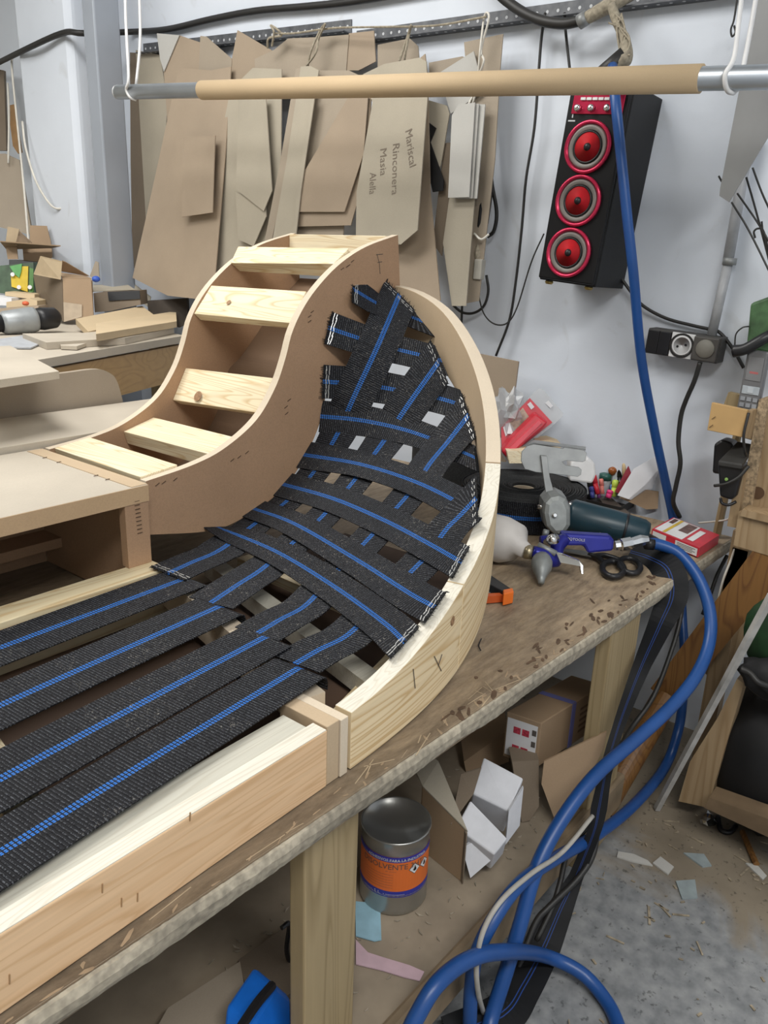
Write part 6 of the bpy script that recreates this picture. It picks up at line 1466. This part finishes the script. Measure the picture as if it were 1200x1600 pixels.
# rubbish on the floor
GD = 'paper and card scraps on the floor'
for poly, mt, lb in [([(1020, 1348), (1032, 1338), (1053, 1354), (1044, 1366)], 'card_grey', 'square grey card scrap on the floor left of the blue-grey scrap'), ([(1068, 1332), (1100, 1334), (1112, 1352), (1098, 1354)], 'scrap_blue', 'blue-grey torn scrap on the floor'),
                     ([(1165, 1348), (1182, 1350), (1198, 1368), (1192, 1374)], 'card_grey', 'pale card scrap by the low rail'), ([(1056, 1376), (1086, 1374), (1090, 1402), (1066, 1404)], 'scrap_blue', 'dull scrap trodden into the dust'),
                     ([(966, 1330), (990, 1334), (1012, 1344), (1020, 1352), (990, 1346), (964, 1338)], 'card_grey', 'crumpled white strip on the floor')]:
    if mt == 'scrap_blue' and 'scrap_blue' not in MAT: MAT['scrap_blue'] = plain('scrap_blue', (.30, .35, .36), .7, var=.15)
    top('floor_scrap', flat(poly, .004, .0035), MAT[mt], lb, 'scrap', GD)
top('foil_scrap', crumple(at(1108, 1280, Z=.012), (.022, .016, .012), 40, .35, 2), MAT['chrome'], 'crumpled shiny foil by the foot of the wooden post', 'foil')
top('black_ring', tube(BM(), [at(1122, 1276, Z=.008), at(1126, 1296, Z=.006), at(1140, 1300, Z=.006), at(1150, 1290, Z=.007)], .006, 8, smooth=5), MAT['black'], 'black rubber ring end beside the foil', 'ring', smooth=True)
top('brown_stick', tube(BM(), [at(1160, 1300, Z=.008), at(1182, 1350, Z=.008)], .007, 6), MAT['stain'], 'short brown stick under the low rail', 'stick')
db_ = BM(); rn = random.Random(5)
for i in range(420):
    x, y = rn.uniform(.9, 2.0), rn.uniform(-.5, .48); s = rn.uniform(.0015, .006)
    if x < 1.3 and rn.random() < .6: continue
    a = rn.uniform(0, 3.14); l = rn.choice([1, 1, 4])*s; c_, s_ = math.cos(a), math.sin(a)
    prism(db_, [(x+c_*l-s_*s*.4, y+s_*l+c_*s*.4, .001), (x+c_*l+s_*s*.4, y+s_*l-c_*s*.4, .001), (x-c_*l+s_*s*.4, y-s_*l-c_*s*.4, .001), (x-c_*l-s_*s*.4, y-s_*l+c_*s*.4, .001)], (0, 0, .002))
tag(obj('floor_debris', db_, plain('debris', (.30, .25, .18), .8, var=.5, scale=60, bmp=0)), 'fine wood shavings and grit scattered on the floor', 'debris', kind='stuff')
db_ = BM()
for i in range(260):
    x = rn.uniform(.6, 1.55); y = rn.uniform(.55, .8); s = rn.uniform(.001, .004); a = rn.uniform(0, 3.14); c_, s_ = math.cos(a)*s*2, math.sin(a)*s*2
    prism(db_, [(x+c_, y+s_, S), (x-s_*.4, y+c_*.4, S), (x-c_, y-s_, S)], (0, 0, .002))
tag(obj('shelf_debris', db_, plain('debris_b', (.36, .31, .24), .8, var=.5, scale=60, bmp=0)), 'dust and fine shavings on the lower bench shelf', 'debris', kind='stuff')
